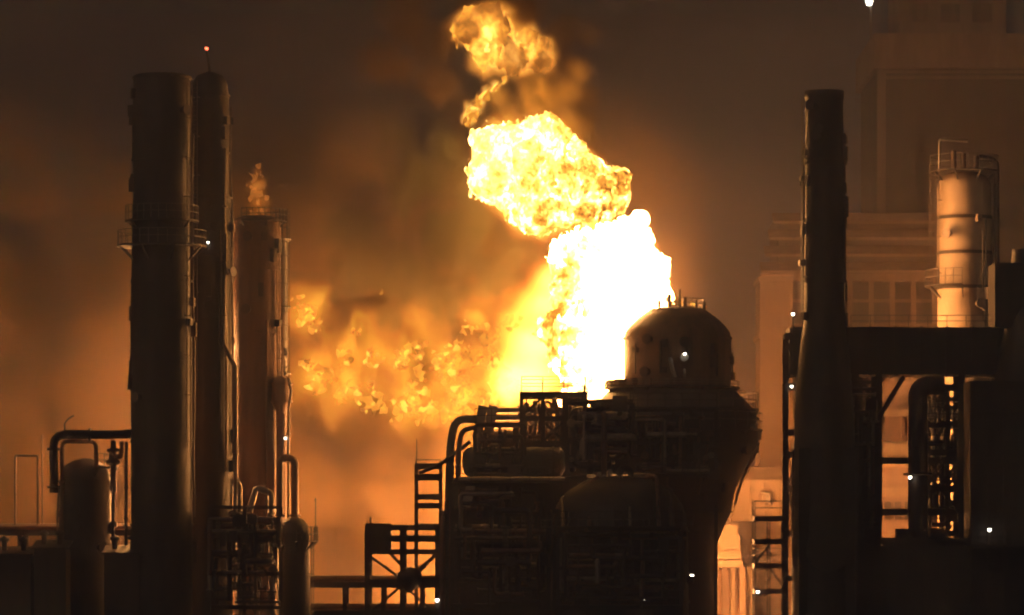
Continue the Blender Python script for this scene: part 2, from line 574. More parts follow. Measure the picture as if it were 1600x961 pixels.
dC = 304
tC, cC, rC = vessel('absorber_tower', 'brown flat-topped tower with a lipped rim and flame above it', 'tower', 402,
    [(336, 1), (338, 24), (343, 36), (346, 37), (350, 37), (420, 37), (961, 38)], dC, M_RUST, rings=(346, 420, 520, 640, 760))
round_platform(tC, cC, Z(346, dC), 37 * mpp(dC), 46 * mpp(dC), -120, 100, rail=True, h=.9)
ladder(tC, cC, 38 * mpp(dC), -28, Z(640, dC), Z(346, dC), cage=True)

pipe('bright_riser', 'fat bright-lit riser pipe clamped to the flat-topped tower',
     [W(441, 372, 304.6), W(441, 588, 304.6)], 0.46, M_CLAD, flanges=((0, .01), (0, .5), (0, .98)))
tR, cR, rR = vessel('knockout_pot', 'stubby dark pot under the bright riser pipe', 'vessel', 440,
    [(588, 6), (592, 12), (600, 15), (630, 15), (640, 9), (700, 8), (961, 8)], 302.5, M_RUST, rings=(600, 628))
for px, lb in ((451, 'thin drop pipe beside the stubby pot, ending at a lamp'),):
    pipe('drop_pipe', lb, [W(px, 590, 301.5), W(px + 4, 612, 301.5), W(px, 640, 301.5), W(px, 830, 301.5)], 0.11, M_PIPE, flanges=((0, .5), (2, .2)))
pipe('return_bend', 'inverted U pipe looping over beside the flat-topped tower',
     [W(437, 815, 300), W(437, 716, 300), W(461, 716, 300), W(461, 815, 300)], 0.3, M_RUST, bend=.7, flanges=((0, .1), (2, .9)))
tS, cS, rS = vessel('accumulator_drum', 'dark upright drum under the inverted U pipe', 'vessel', 459,
    [(808, 6), (812, 16), (822, 23), (835, 25), (961, 26)], 298, M_STEEL, rings=(835, 900))
round_platform(tS, cS, Z(845, 298), 25 * mpp(298), 39 * mpp(298), -80, 70)
pipe('vent_pipe', 'thin vent stub rising from the drum platform', [W(493, 846, 298), W(493, 778, 298)], .05, M_GALV, flanges=((0, .95),))
ladder(tS, cS, 26 * mpp(298), -15, 0.2, Z(845, 298), cage=False)
for i, (px, py0, py1) in enumerate(((362, 745, 961), (388, 800, 961), (412, 760, 961))):
    pipe('manifold_pipe', ('tallest bent manifold pipe between slim column and flat-topped tower', 'lowest bent manifold pipe at the foot of the flat-topped tower', 'bent manifold pipe nearest the inverted U pipe')[i],
         [W(px - 22, py0 + 40, 297 - i * .4), W(px - 12, py0 + 2, 297 - i * .4), W(px + 12, py0 + 10, 297 - i * .4), Vector((X(px + 16, 297 - i * .4), 297 - i * .4, 0))], .24, M_PIPE, flanges=((2, .1), (2, .3)), group='manifold pipes at the tower foot')

# ------------------------------------------------------------------ far left: small drum, pipes, rack
dD = 296
tD, cD, rD = vessel('reflux_drum', 'short dark drum with a domed head under the fat loop pipe', 'vessel', 133,
    [(716, 5), (720, 20), (728, 32), (740, 38), (752, 40), (961, 41)], dD, M_STEEL, rings=(752, 850))
round_platform(tD, cD, Z(730, dD), 20 * mpp(dD), 52 * mpp(dD), -60, 60, h=1.0)
pipe('overhead_loop', 'fat pipe looping from the small drum over to the stack',
     [W(84, 770, 294), W(84, 679, 294), W(210, 679, 294)], 0.34, M_STEEL, bend=.9, flanges=((0, .1), (0, .75), (1, .45)))
pipe('overhead_loop', 'thinner pipe nested inside the fat loop pipe by the small drum',
     [W(97, 850, 294.6), W(97, 690, 294.6), W(150, 690, 294.6), W(150, 730, 294.6)], 0.16, M_RUST, bend=.5, flanges=((0, .6),))
pipe('vent_pipe', 'hooked thin vent pipe above the fat loop pipe', [W(101, 678, 294), W(101, 662, 294), W(106, 655, 294), W(115, 649, 294)], .07, M_STEEL)
tv = thing('relief_valve', 'relief valve with bonnet standing beside the small drum', 'valve', W(177, 735, 293.5))
MB().lathe((X(177, 293.5), 293.5), [(.001, Z(688, 293.5)), (.2, Z(689, 293.5)), (.22, Z(700, 293.5)), (.5, Z(702, 293.5)), (.5, Z(706, 293.5)), (.3, Z(708, 293.5)), (.36, Z(718, 293.5)), (.55, Z(720, 293.5)), (.55, Z(725, 293.5)), (.2, Z(727, 293.5)), (.2, Z(760, 293.5))], 20).build('body', M_RUST, tv)
MB().tube([W(177, 714, 293.5), W(190, 714, 293.5), W(190, 690, 293.5)], .17, 10).build('outlet', M_RUST, tv)
MB().tube([W(177, 758, 293.5), Vector((X(177, 293.5), 293.5, 0))], .12, 10).build('stem_pipe', M_STEEL, tv)
pipe('downcomer', 'thin downcomer between the small drum and the stack', [W(197, 690, 293), Vector((X(197, 293), 293, 0))], .12, M_STEEL, flanges=((0, .12), (0, .2), (0, .32)))

def pipe_rack(name, label, px0, px1, py, d, tiers, bay_px, mat=M_STEEL, depth=4.0, lines=4):
    """steel portal rack: columns, beams, and its lines of pipe"""
    k = mpp(d); z = Z(py, d)
    t = thing(name, label, 'pipe rack', (X((px0 + px1) / 2, d), d + depth / 2, 0))
    xs = np.linspace(X(px0, d), X(px1, d), max(2, int(round((px1 - px0) / bay_px)) + 1))
    for yy in (d, d + depth):
        for x in xs:
            bar('column', (x, yy, 0), (x, yy, z + .1), .32, .32, mat, t, 'hbeam')
        for q in tiers:
            bar('beam', (xs[0] - .4, yy, z - q), (xs[-1] + .4, yy, z - q), .22, .45, mat, t, 'hbeam')
    for q in tiers:
        for x in xs:
            bar('cross_beam', (x, d + .12, z - q - .02), (x, d + depth - .12, z - q - .02), .22, .4, mat, t, 'hbeam')
        for i in range(lines):
            yy = d + depth * (i + .6) / (lines + .3)
            r = (.18, .26, .14, .22, .3)[i % 5]
            MB().tube([(xs[0] - 1.2, yy, z - q + .22 + r), (xs[-1] + 1.2, yy, z - q + .22 + r)], r, 10).build('rack_pipe', M_PIPE if i % 2 else M_RUST, t)
    return t
pipe_rack('pipe_rack', 'low pipe rack running behind the small drum', -60, 212, 832, 305, (0, 2.6), 100)
pipe_rack('pipe_rack', 'pipe rack crossing between the upright drum and the braced steel frame', 478, 720, 914, 300, (0, 2.2), 62, lines=3)
# thin goalpost frame and lamp post
pipe('goalpost_pipe', 'thin square-cornered pipe frame over the low pipe rack', [W(24, 835, 306), W(24, 712, 306), W(59, 712, 306), W(59, 835, 306)], .09, M_RUST, bend=.2)
pipe('vent_pipe', 'lone thin vent pole above the low pipe rack', [W(66, 835, 306), W(66, 680, 306)], .05, M_RUST, flanges=((0, .6),))
for i, (px, w_, py) in enumerate(((18, 60, 868), (78, 50, 858), (190, 55, 866))):
    vv = MB()
    c = W(px, py, 290)
    t = thing('pump_house', ('low dark shed under the thin square-cornered pipe frame', 'low dark shed touching the small drum', 'low dark shed at the foot of the tall stack')[i], 'shed', (c.x, 290, 0))
    hw = w_ * mpp(290) / 2
    MB().box((c.x, 291.5, c.z / 2), (hw * 2, 3, c.z)).build('wall', M_STEEL, t)
    MB().add([(c.x - hw - .2, 289.8, c.z + .003), (c.x + hw + .2, 289.8, c.z + .003), (c.x + hw + .2, 293.2, c.z + .6), (c.x - hw - .2, 293.2, c.z + .6), (c.x - hw - .2, 289.8, c.z + .12), (c.x + hw + .2, 289.8, c.z + .12), (c.x + hw + .2, 293.2, c.z + .72), (c.x - hw - .2, 293.2, c.z + .72)],
             [(3, 2, 1, 0), (4, 5, 6, 7), (0, 1, 5, 4), (1, 2, 6, 5), (2, 3, 7, 6), (3, 0, 4, 7)]).build('roof', M_STEEL, t)
    for q in range(2):
        xx = c.x - hw * .5 + q * hw
        MB().lathe((xx, 291.4), [(.001, c.z + 1.5), (.35, c.z + 1.3), (.35, c.z + 1.1), (.2, c.z + 1.05), (.2, c.z + .2)], 12).build('roof_vent', M_STEEL, t)

# ------------------------------------------------------------------ centre: reactor and regenerator
dE = 300
kE = mpp(dE)
tE, cE, rE = vessel('reactor_vessel', 'big domed vessel with chamfered head standing before the white flame', 'vessel', 1058.5,
    [(479, 1), (481, 30), (486, 46), (496, 60), (510, 75), (520, 82), (528, 83.5), (606, 83.5), (625, 60)], dE, M_RUST, rings=(529,), n=56, foot=58)
zt = Z(486, dE)
ringp = [(cE[0] + 42 * kE * math.cos(R(a)), cE[1] + 42 * kE * math.sin(R(a)), Z(484, dE)) for a in range(0, 360, 30)]
hp = MB().lathe(cE, [(20 * kE, zt), (44 * kE, zt), (44 * kE, zt + .12), (20 * kE, zt + .12)], 24, smooth=False).build('top_platform', M_STEEL, tE)
handrail(hp, ringp, h=.8, closed=True)
for i, (px, h) in enumerate(((1046, 26), (1062, 34), (1070, 22), (1088, 18), (1100, 14), (1030, 16))):
    MB().tube([W(px, 488, dE - .6 + .3 * (i % 3)), W(px, 486 - h, dE - .6 + .3 * (i % 3))], .1 if i % 2 else .15, 8).build('nozzle', M_RUST, tE)
# open manway with its davit in the head
mw = Vector((X(1062, dE), dE - 83 * kE, Z(570, dE)))
MB().tube([mw + Vector((-.9, .7, .2)), mw + Vector((-.9, -.25, .2)), mw + Vector((-.75, -.25, -.6)), mw + Vector((-.55, -.2, -1.2))], .17, 10).build('davit', M_CLAD, tE)
MB().tube([mw + Vector((.15, .9, .35)), mw + Vector((.15, -.3, .35))], .34, 16).build('manway', M_CLAD, tE)
MB().tube([mw + Vector((.15, .35, -.1)), mw + Vector((.2, -.1, -.9)), mw + Vector((.2, .3, -1.4))], .12, 10).build('bleed_pipe', M_CLAD, tE)

t2, c2, r2 = vessel('regenerator_vessel', 'huge dark vessel with conical bottom carrying the domed one', 'vessel', 1050,
    [(604, 1), (605, 92), (612, 100), (640, 128), (655, 134), (695, 134), (730, 115), (765, 99), (800, 92), (850, 70), (900, 40), (961, 32)], 301, M_STEEL, rings=(655, 695, 800), n=64)
k2 = mpp(301)
round_platform(t2, c2, Z(672, 301), 130 * k2, 142 * k2, -85, 60, h=1.3)
round_platform(t2, c2, Z(640, 301), 126 * k2, 136 * k2, -60, 60, h=1.3)
pf = round_platform(t2, c2, Z(606, 301), 60 * k2, 106 * k2, -215, 35, h=.45)
for i in range(9):
    a = R(-200 + i * 17)
    p = Vector((c2[0] + 96 * k2 * math.cos(a), c2[1] + 96 * k2 * math.sin(a), Z(606, 301)))
    block('anchor_lug', p + Vector((0, 0, .3)), (.7, .7, .55), M_RUST, t2, a)
ladder(t2, c2, 130 * k2, -118, Z(760, 301), Z(640, 301), cage=True)
for a in (-70, -95, -135):
    p = Vector((c2[0] + 134 * k2 * math.cos(R(a)), c2[1] + 134 * k2 * math.sin(R(a)), Z(675, 301)))
    u = Vector((math.cos(R(a)), math.sin(R(a)), 0))
    bar('manway', p - u * .4, p + u * .5, 1.0, 1.0, M_STEEL, t2, 'cyl20')
    bar('manway_cover', p + u * .5, p + u * .62, 1.25, 1.25, M_RUST, t2, 'cyl20')
pipe('instrument_line', 'thin lit horizontal line across the huge vessel', [W(984, 652, 293.6), W(1035, 652, 293.6)], .09, M_CLAD, parent=t2)

d3 = 286
t3, c3, r3 = vessel('catalyst_hopper', 'dark hopper with a rounded head in front of the huge vessel', 'vessel', 968,
    [(744, 1), (745, 25), (749, 45), (757, 65), (770, 84), (788, 98), (808, 105), (830, 107), (961, 108)], d3, M_STEEL, rings=(830, 940), n=56)
for i, (px, h) in enumerate(((928, 8), (936, 14), (944, 10), (953, 16), (962, 7))):
    zz = Z(752 + abs(px - 968) * .12, d3)
    MB().lathe((X(px, d3), d3 - .5), [(.001, zz + h * mpp(d3) * 1.3), (.16, zz + h * mpp(d3) * 1.25), (.16, zz + .25), (.3, zz + .22), (.3, zz - .6)], 12).build('nozzle', M_CLAD, t3)
MB().tube([W(935, 747, d3 - 1), W(905, 768, d3 - 2.2), W(868, 800, d3 - 1.2), W(864, 860, d3 - 1), Vector((X(864, d3), d3 - 1, 0))], .2, 10, 1.2).build('fill_line', M_RUST, t3)

# ------------------------------------------------------------------ centre: equipment structure
def frame(name, label, px0, px1, py_levels, d, depth, nx, ny=1, mat=M_STEEL, colw=.3, braces=(), decks=(), rails=(), cat='steel frame', grate=True):
    """steel frame with columns to the ground, beams on each level, optional braces [(bay, level, side)]"""
    t = thing(name, label, cat, (X((px0 + px1) / 2, d), d + depth / 2, 0))
    xs = np.linspace(X(px0, d), X(px1, d), nx + 1); ys = np.linspace(d, d + depth, ny + 1)
    zs = [Z(p, d) for p in py_levels]
    for x in xs:
        for y in ys:
            bar('column', (x, y, 0), (x, y, zs[0]), colw, colw, mat, t, 'hbeam')
    e = colw * .5
    for z in zs:
        for y in ys:
            for a, b in zip(xs, xs[1:]):
                bar('beam', (a + e, y, z - .2), (b - e, y, z - .2), .2, .4, mat, t, 'hbeam')
        for x in xs:
            for a, b in zip(ys, ys[1:]):
                bar('cross_beam', (x, a + e, z - .21), (x, b - e, z - .21), .2, .36, mat, t, 'hbeam')
    zz = zs + [0.0]
    for (bay, lev, kind) in braces:
        a, b = xs[bay], xs[bay + 1]
        z1, z0 = zz[lev] - .4, zz[lev + 1]
        y = ys[0] - .06
        if kind in 'X/': bar('brace', (a, y, z0), (b, y, z1), .16, .2, mat, t)
        if kind in 'X\\': bar('brace', (a, y + .03 + (.2 if kind == 'X' else 0), z1), (b, y + .03 + (.2 if kind == 'X' else 0), z0), .16, .2, mat, t)
        if kind == 'K':
            bar('brace', (a, y, z1), ((a + b) / 2, y, z0), .16, .2, mat, t)
            bar('brace', (b, y, z1), ((a + b) / 2, y, z0), .16, .2, mat, t)
    for lev in decks:
        MB().box(((xs[0] + xs[-1]) / 2, (ys[0] + ys[-1]) / 2, zs[lev] + .04), (xs[-1] - xs[0] + .3, depth + .3, .07)).build('deck', mat, t)
    for lev in rails:
        z = zs[lev] + .075
        handrail(t, [(xs[0], ys[0], z), (xs[-1], ys[0], z), (xs[-1], ys[-1], z), (xs[0], ys[-1], z)], closed=True, step=1.6, mat=mat)
    return t, xs, ys, zs

tF, xF, yF, zF = frame('equipment_frame', 'crowded equipment deck with gaps of firelight beside the domed vessel', 815, 915, (612, 650, 690, 745, 810), 299, 5.0, 3, 1, decks=(2, 3), rails=(0,), braces=((0, 0, '/'), (2, 0, '\\'), (1, 1, 'X')), cat='steel frame')
# equipment sitting in that frame
def valve(label, p, s, group, mat=M_RUST, wheel=True):
    t = thing('gate_valve', label, 'valve', p, group)
    x, y, z = p
    MB().tube([(x - .55 * s, y, z), (x + .55 * s, y, z)], .2 * s, 12).build('body', mat, t)
    for q in (-1, 1):
        bar('flange', (x + q * .5 * s, y, z), (x + q * .62 * s, y, z), .75 * s, .75 * s, mat, t, 'cyl16')
    MB().lathe((x, y), [(.001, z + 1.0 * s), (.05 * s, z + 1.0 * s), (.05 * s, z + .6 * s), (.16 * s, z + .58 * s), (.24 * s, z + .3 * s), (.24 * s, z)], 12).build('bonnet', mat, t)
    if wheel:
        b = MB()
        q = [(x + .32 * s * math.cos(2 * math.pi * i / 14), y + .32 * s * math.sin(2 * math.pi * i / 14), z + .95 * s) for i in range(14)]
        for u, v_ in zip(q, q[1:] + q[:1]): b.bar(u, v_, .06 * s)
        for i in (0, 4, 7, 11): b.bar((x, y, z + .95 * s), q[i], .04 * s)
        b.build('handwheel', mat, t)
    return t
rv = random.Random(3)
for i in range(9):
    px = 824 + i * 10.5 + rv.uniform(-2, 2); lev = (650, 690)[i % 2]
    valve('gate valve with handwheel standing on the crowded equipment deck', (X(px, 299), 299.6 + rv.random() * 3.6, Z(lev, 299) + .5), rv.uniform(.9, 1.5), 'gate valves on the crowded deck')
for i in range(12):
    px = 820 + i * 8 + rv.uniform(-2, 2)
    y = 299.7 + rv.random() * 3.8
    top = rv.uniform(618, 646)
    pipe('deck_pipe', 'short bent pipe rising through the crowded equipment deck',
         [(X(px, y), y, Z(690, 299)), (X(px, y), y, Z(top, 299)), (X(px + rv.uniform(-14, 14), y), y + .4, Z(top - 1, 299)), (X(px + rv.uniform(-14, 14), y), y + .4, Z(650 + rv.uniform(0, 30), 299))], rv.uniform(.1, .24), M_RUST if i % 2 else M_PIPE, group='bent pipes on the crowded deck', bend=.4)
def drum(name, label, px0, px1, pyc, rpx, d, mat, cat='drum', axis='x', length=6.0, saddle_z=None):
    """lying drum with dished ends on two saddles"""
    k = mpp(d); r = rpx * k; z = Z(pyc, d)
    if axis == 'x':
        a, b = Vector((X(px0, d), d, z)), Vector((X(px1, d), d, z))
    else:
        xc = X((px0 + px1) / 2, d)
        a, b = Vector((xc, d, z)), Vector((xc, d + length, z))
    u = (b - a).normalized(); mid = (a + b) / 2
    zb = 0 if saddle_z is None else saddle_z
    t = thing(name, label, cat, (mid.x, mid.y, zb))
    e = .45 * r
    prof = [(.001, 0), (.35, .05), (.62, .18), (.85, .48), (.96, .78), (1, 1.0)]
    n = 36
    w = Vector((0, 0, 1)); s_ = u.cross(w)
    rows = [(a + u * (e * q), rr * r) for rr, q in prof] + [(b - u * (e * q), rr * r) for rr, q in reversed(prof)]
    v, f = [], []
    for p, rr in rows:
        for i in range(n):
            an = 2 * math.pi * i / n
            v.append(p + rr * (math.cos(an) * w + math.sin(an) * s_))
    for j in range(len(rows) - 1):
        for i in range(n):
            f.append((j * n + i, j * n + (i + 1) % n, (j + 1) * n + (i + 1) % n, (j + 1) * n + i))
    MB().add(v, f, True).build('shell', mat, t)
    for q in (.12, .5, .88):
        p = a.lerp(b, q)
        b2 = MB()
        v, f = [], []
        for off, rr in ((-.08, r - .01), (-.08, r + .09), (.08, r + .09), (.08, r - .01)):
            for i in range(n):
                an = 2 * math.pi * i / n
                v.append(p + u * off + rr * (math.cos(an) * w + math.sin(an) * s_))
        for j in range(3):
            for i in range(n):
                f.append((j * n + i, j * n + (i + 1) % n, (j + 1) * n + (i + 1) % n, (j + 1) * n + i))
        b2.add(v, f).build('band', mat, t)
    for q in (.25, .75):
        p = a.lerp(b, q)
        h = z - r * .75 - zb
        sz = (.5, r * 1.5, h) if axis == 'x' else (r * 1.5, .5, h)
        MB().box((p.x, p.y, zb + h / 2), sz).build('saddle', M_STEEL, t)
    return t
drum('exchanger_drum', 'dark lying drum under the crowded equipment deck', 722, 884, 722, 23, 298, M_STEEL, saddle_z=Z(745, 299) + .075)
drum('exchanger_drum', 'slim lying drum under the stacked lit pipes', 742, 812, 690, 14, 300, M_RUST, saddle_z=Z(745, 299) + .075)
tG, xG, yG, zG = frame('process_structure', 'dense dark lower steel structure under the lying drums', 712, 866, (748, 800, 850, 910), 295, 6.0, 3, 1, decks=(0, 1), braces=((0, 0, 'X'), (2, 1, 'X'), (0, 2, '/')), colw=.4)
bh = thing('fire_screen_wall', 'dark wall added behind the lower central structure to block the fire', 'wall', (X(790, 303), 303, 0))  # added screen, keeps the fire behind from shining through
for i in range(8):
    wallbox(bh, 'panel', 700 + i * 31, 730.4 + i * 31, (752 if i < 4 else 690) + (i % 2) * 3, 900, 304.5, .4, M_STEEL, 0)
for i in range(7):
    bar('buttress', (X(700 + i * 31, 304.3), 304.3, 0), (X(700 + i * 31, 304.3), 304.3, Z(750, 304.3)), .3, .4, M_STEEL, bh, 'hbeam')
# louvre pipes, stacked, with slanted cover strips
for i in range(4):
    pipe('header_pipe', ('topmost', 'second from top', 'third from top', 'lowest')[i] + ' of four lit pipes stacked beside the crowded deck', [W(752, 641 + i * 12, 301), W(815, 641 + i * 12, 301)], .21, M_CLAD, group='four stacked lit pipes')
sl = thing('sloped_rack', 'slanted pair of lit flat bars leaning on the stacked pipes', 'rack', W(750, 690, 300))
for px in (746, 762):
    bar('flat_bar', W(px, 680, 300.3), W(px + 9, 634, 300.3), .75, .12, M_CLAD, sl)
bar('foot_beam', W(738, 683, 300.3), W(815, 683, 300.3), .3, .4, M_STEEL, sl)
for px in (742, 808):
    bar('leg', W(px, 684, 300.3), W(px, 746, 300.3), .28, .28, M_STEEL, sl)
for i in range(5):
    pipe('header_pipe', ('topmost', 'second from top', 'middle', 'second from bottom', 'lowest')[i] + ' of five dim pipes stacked below the lying drums', [W(728, 757 + i * 9.5, 294.4), W(792 - i * 9, 757 + i * 9.5, 294.4)], .15, M_RUST, group='five stacked dim pipes')
for px in (732,):
    sl2 = thing('sloped_rack', 'slanted lit flat bar leaning below the lying drums', 'rack', W(px, 790, 294))
    bar('flat_bar', W(px - 4, 792, 294), W(px + 5, 752, 294), .7, .1, M_CLAD, sl2)
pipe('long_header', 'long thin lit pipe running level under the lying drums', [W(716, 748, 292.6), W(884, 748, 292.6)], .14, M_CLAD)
pipe('curved_duct', 'curved dark duct bending down at the edge of the stacked pipes',
     [W(745, 655, 299), W(712, 655, 299), W(704, 690, 298.6), W(702, 770, 298), W(700, 961, 298), Vector((X(700, 298), 298, 0))], .33, M_STEEL, bend=1.2, flanges=((3, .3),))
pipe('strut_pipe', 'slanting dark strut pipe from the curved duct to the ladder platform', [W(735, 690, 298.4), W(690, 724, 298), W(655, 740, 297.8)], .15, M_STEEL)
pipe('curved_duct', 'second dark duct hugging the curved duct', [W(742, 668, 297.5), W(722, 672, 297.5), W(716, 700, 297.3), W(714, 961, 297.2)], .2, M_RUST, bend=.8)
for i in range(7):
    px = 690 + rv.uniform(0, 26)
    pipe('conduit_pipe', 'dark vertical conduit bundled at the edge of the central structure',
         [W(px, 760 + rv.uniform(0, 60), 296.2 + i * .25), Vector((X(px, 296 + i * .25), 296.2 + i * .25, 0))], rv.uniform(.1, .22), M_STEEL if i % 2 else M_RUST, group='bundled conduits', flanges=((0, rv.uniform(.05, .3)),))

# ladder tower and braced frame
tL, xL, yL, zL = frame('ladder_tower', 'slim open ladder tower above the braced steel frame', 650, 688, (724, 742, 772, 786, 818), 299, 2.2, 1, 1, colw=.24, rails=(), decks=(1,))
bar('mast', W(651, 730, 299), W(651, 686, 299), .06, .06, M_STEEL, tL)
handrail(tL, [(xL[0], 299, zL[1] + .07), (xL[-1], 299, zL[1] + .07)], mat=M_STEEL)
tH, xH, yH, zH = frame('braced_frame', 'braced steel frame with square decks at the edge of the flames', 574, 684, (820, 838, 858, 906, 961), 298, 4.5, 2, 1, colw=.42,
      braces=((0, 2, '\\'), (1, 2, '/'), (0, 3, '/'), (1, 3, '\\')), decks=(1,), rails=())
bar('brace', W(603, 858, 297.9), W(648, 904, 297.9), .2, .26, M_STEEL, tH)
bar('brace', W(684, 862, 297.9), W(646, 904, 297.9), .2, .26, M_STEEL, tH)
MB().box(W(592, 838, 300), (2.0, 2.4, 2.0)).build('cabinet', M_STEEL, tH)
MB().lathe((X(640, 297.6), 297.6), [(.001, Z(886, 297.6)), (.5, Z(888, 297.6)), (.95, Z(896, 297.6)), (.95, Z(912, 297.6)), (.4, Z(920, 297.6)), (.2, Z(926, 297.6))], 16).build('gusset_pot', M_STEEL, tH)
bar('mast', W(579, 820, 298), W(579, 808, 298), .14, .14, M_STEEL, tH)

# ------------------------------------------------------------------ right: stack, duct, furnace
dS = 285
tK, cK, rK = vessel('flue_stack', 'slim dark stack with a lipped cap rising over the long flue duct', 'stack', 1288,
    [(143, 24), (143, 31), (154, 31), (156, 29.5), (300, 29.5), (420, 31), (500, 32), (560, 40), (640, 46), (961, 50)], dS, M_STEEL, rings=(250, 342, 440))
ladder(tK, cK, 30 * mpp(dS), -176, Z(500, dS), Z(180, dS), cage=False, mat=M_CLAD)
for py in (255, 345, 432):
    round_platform(tK, cK, Z(py, dS), 30 * mpp(dS), 35 * mpp(dS), -230, -130, rail=False, brackets=False)

dR = 290
tJ = thing('flue_duct', 'long dark rectangular flue duct bridging from the slim stack', 'duct', (X(1430, dR), dR + 2, 0))
kR = mpp(dR)
MB().box((X(1440, dR), dR + 2.2, Z(548, dR)), (412 * kR, 4.2, 74 * kR)).build('casing', M_STEEL, tJ)
for i in range(11):
    px = 1240 + i * 40
    MB().box((X(px, dR), dR + 2.2, Z(548, dR)), (.22, 4.5, 77 * kR)).build('stiffener', M_STEEL, tJ)
for px in (1338, 1374, 1504, 1590):
    for yy in (dR + .6, dR + 3.8):
        bar('column', (X(px, dR), yy, 0), (X(px, dR), yy, Z(584, dR)), .5, .5, M_STEEL, tJ, 'hbeam')
handrail(tJ, [(X(1330, dR), dR + .15, Z(511, dR)), (X(1600, dR), dR + .15, Z(511, dR))], mat=M_STEEL, h=.9)
bar('brace', W(1368, 662, dR), W(1412, 588, dR), .35, .35, M_STEEL, tJ)
bar('brace', W(1342, 590, dR), W(1374, 640, dR), .25, .3, M_STEEL, tJ)
for py in (720, 800, 860, 930):
    bar('beam', W(1338, py, dR + .5), W(1510, py, dR + .5), .3, .5, M_STEEL, tJ, 'hbeam')
for a, b in (((1340, 720), (1374, 800)), ((1374, 800), (1340, 860)), ((1430, 720), (1500, 800)), ((1500, 720), (1430, 800))):
    bar('brace', W(a[0], a[1], dR + .3), W(b[0], b[1], dR + .3), .16, .22, M_STEEL, tJ)

wallbox(tJ, 'duct_leg', 1322, 1366, 648, 900, 289, 3, M_STEEL, 0)
pipe('hooked_riser', 'fat dark riser with a rounded shoulder under the flue duct', [Vector((X(1434, 288), 288, 0)), W(1434, 602, 288), W(1475, 602, 288)], .72, M_STEEL, bend=1.2, flanges=((0, .4), (0, .8)), n=20)
tN, xN, yN, zN = frame('furnace_frame', 'open steel bay with lit valves under the flue duct', 1446, 1516, (600, 660, 704, 760, 830), 291, 3.5, 2, 1, colw=.26, braces=((0, 2, 'X'), (1, 2, 'X')), decks=(2, 3), rails=(1, 2))
for i in range(8):
    px = 1452 + i * 8
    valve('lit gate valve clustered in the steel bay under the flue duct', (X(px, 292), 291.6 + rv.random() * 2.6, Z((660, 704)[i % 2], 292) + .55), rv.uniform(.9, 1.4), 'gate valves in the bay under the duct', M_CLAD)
fb = thing('fired_heater', 'big dark furnace box with buckstays at the end of the flue duct', 'furnace', (X(1565, 286), 290, 0))
MB().box((X(1572, 286), 290, Z(595, 286) / 2), (112 * mpp(286), 8, Z(595, 286))).build('casing', M_STEEL, fb)
for i in range(5):
    px = 1520 + i * 25
    bar('buckstay', (X(px, 286), 285.85, 0), (X(px, 286), 285.85, Z(598, 286)), .26, .3, M_STEEL, fb, 'hbeam')
for py in (640, 720, 800, 880):
    bar('buckstay', W(1518, py, 285.6), W(1630, py, 285.6), .26, .3, M_STEEL, fb, 'hbeam')
pl = MB().box((X(1572, 284), 284.9, Z(852, 284)), (118 * mpp(284), 1.6, .1)).build('walkway', M_STEEL, fb)
handrail(pl, [(X(1514, 284), 284.2, Z(852, 284) + .05), (X(1630, 284), 284.2, Z(852, 284) + .05)], mat=M_STEEL)
MB().lathe((X(1600, 289), 289), [(.9, Z(390, 289)), (1.0, Z(420, 289)), (1.0, Z(480, 289)), (1.6, Z(520, 289)), (2.2, Z(590, 289)), (2.2, Z(600, 289))], 28).build('stub_stack', M_STEEL, fb)
MB().box((X(1590, 289), 290, Z(462, 289)), (76 * mpp(289), 4, 100 * mpp(289))).build('convection_box', M_STEEL, fb)
sb = thing('substation', 'low dark substation block at the foot of the flue duct columns', 'building', (X(1430, 286), 288, 0))
wallbox(sb, 'wall', 1336, 1522, 846, 900, 286.2, 4, M_STEEL, 0)
wallbox(sb, 'roof_slab', 1332, 1526, 840, 847, 285.9, 4.6, M_STEEL)
for i in range(3):
    wallbox(sb, 'roof_unit', 1350 + i * 52, 1374 + i * 52, 826, 841, 287, 1.6, M_STEEL)
# dark lower body under the slim stack, and the open stair posts beside it
tQ = thing('fan_house', 'dark fan housing wrapped round the foot of the slim stack', 'fan housing', (X(1292, 283), 286, 0))
MB().box((X(1294, 283), 286.6, Z(700, 283) / 2), (92 * mpp(283), 7, Z(700, 283))).build('casing', M_STEEL, tQ)
MB().tube([(X(1294, 283), 283.4, Z(860, 283)), (X(1294, 283), 282.6, Z(860, 283))], 1.6, 28).build('inlet', M_STEEL, tQ)
for px in (1250, 1294, 1338):
    bar('stiffener', (X(px, 283), 283.02, 0), (X(px, 283), 283.02, Z(702, 283)), .2, .2, M_STEEL, tQ)
tP, xP, yP, zP = frame('stair_tower', 'narrow dark stair tower clinging to the slim stack', 1229, 1250, (520, 600, 672, 706, 760, 830, 900), 288, 2.4, 1, 1, colw=.26, decks=(1, 2, 4, 5), braces=((0, 0, 'X'), (0, 3, '/'), (0, 4, '\\')))
tT, xT, yT, zT = frame('scaffold_frame', 'thin scaffold before the pale stepped ducts', 1180, 1226, (806, 842, 880, 920), 300, 3, 2, 1, colw=.12, decks=(), braces=((0, 1, '/'), (1, 2, '\\')), rails=(0, 2))

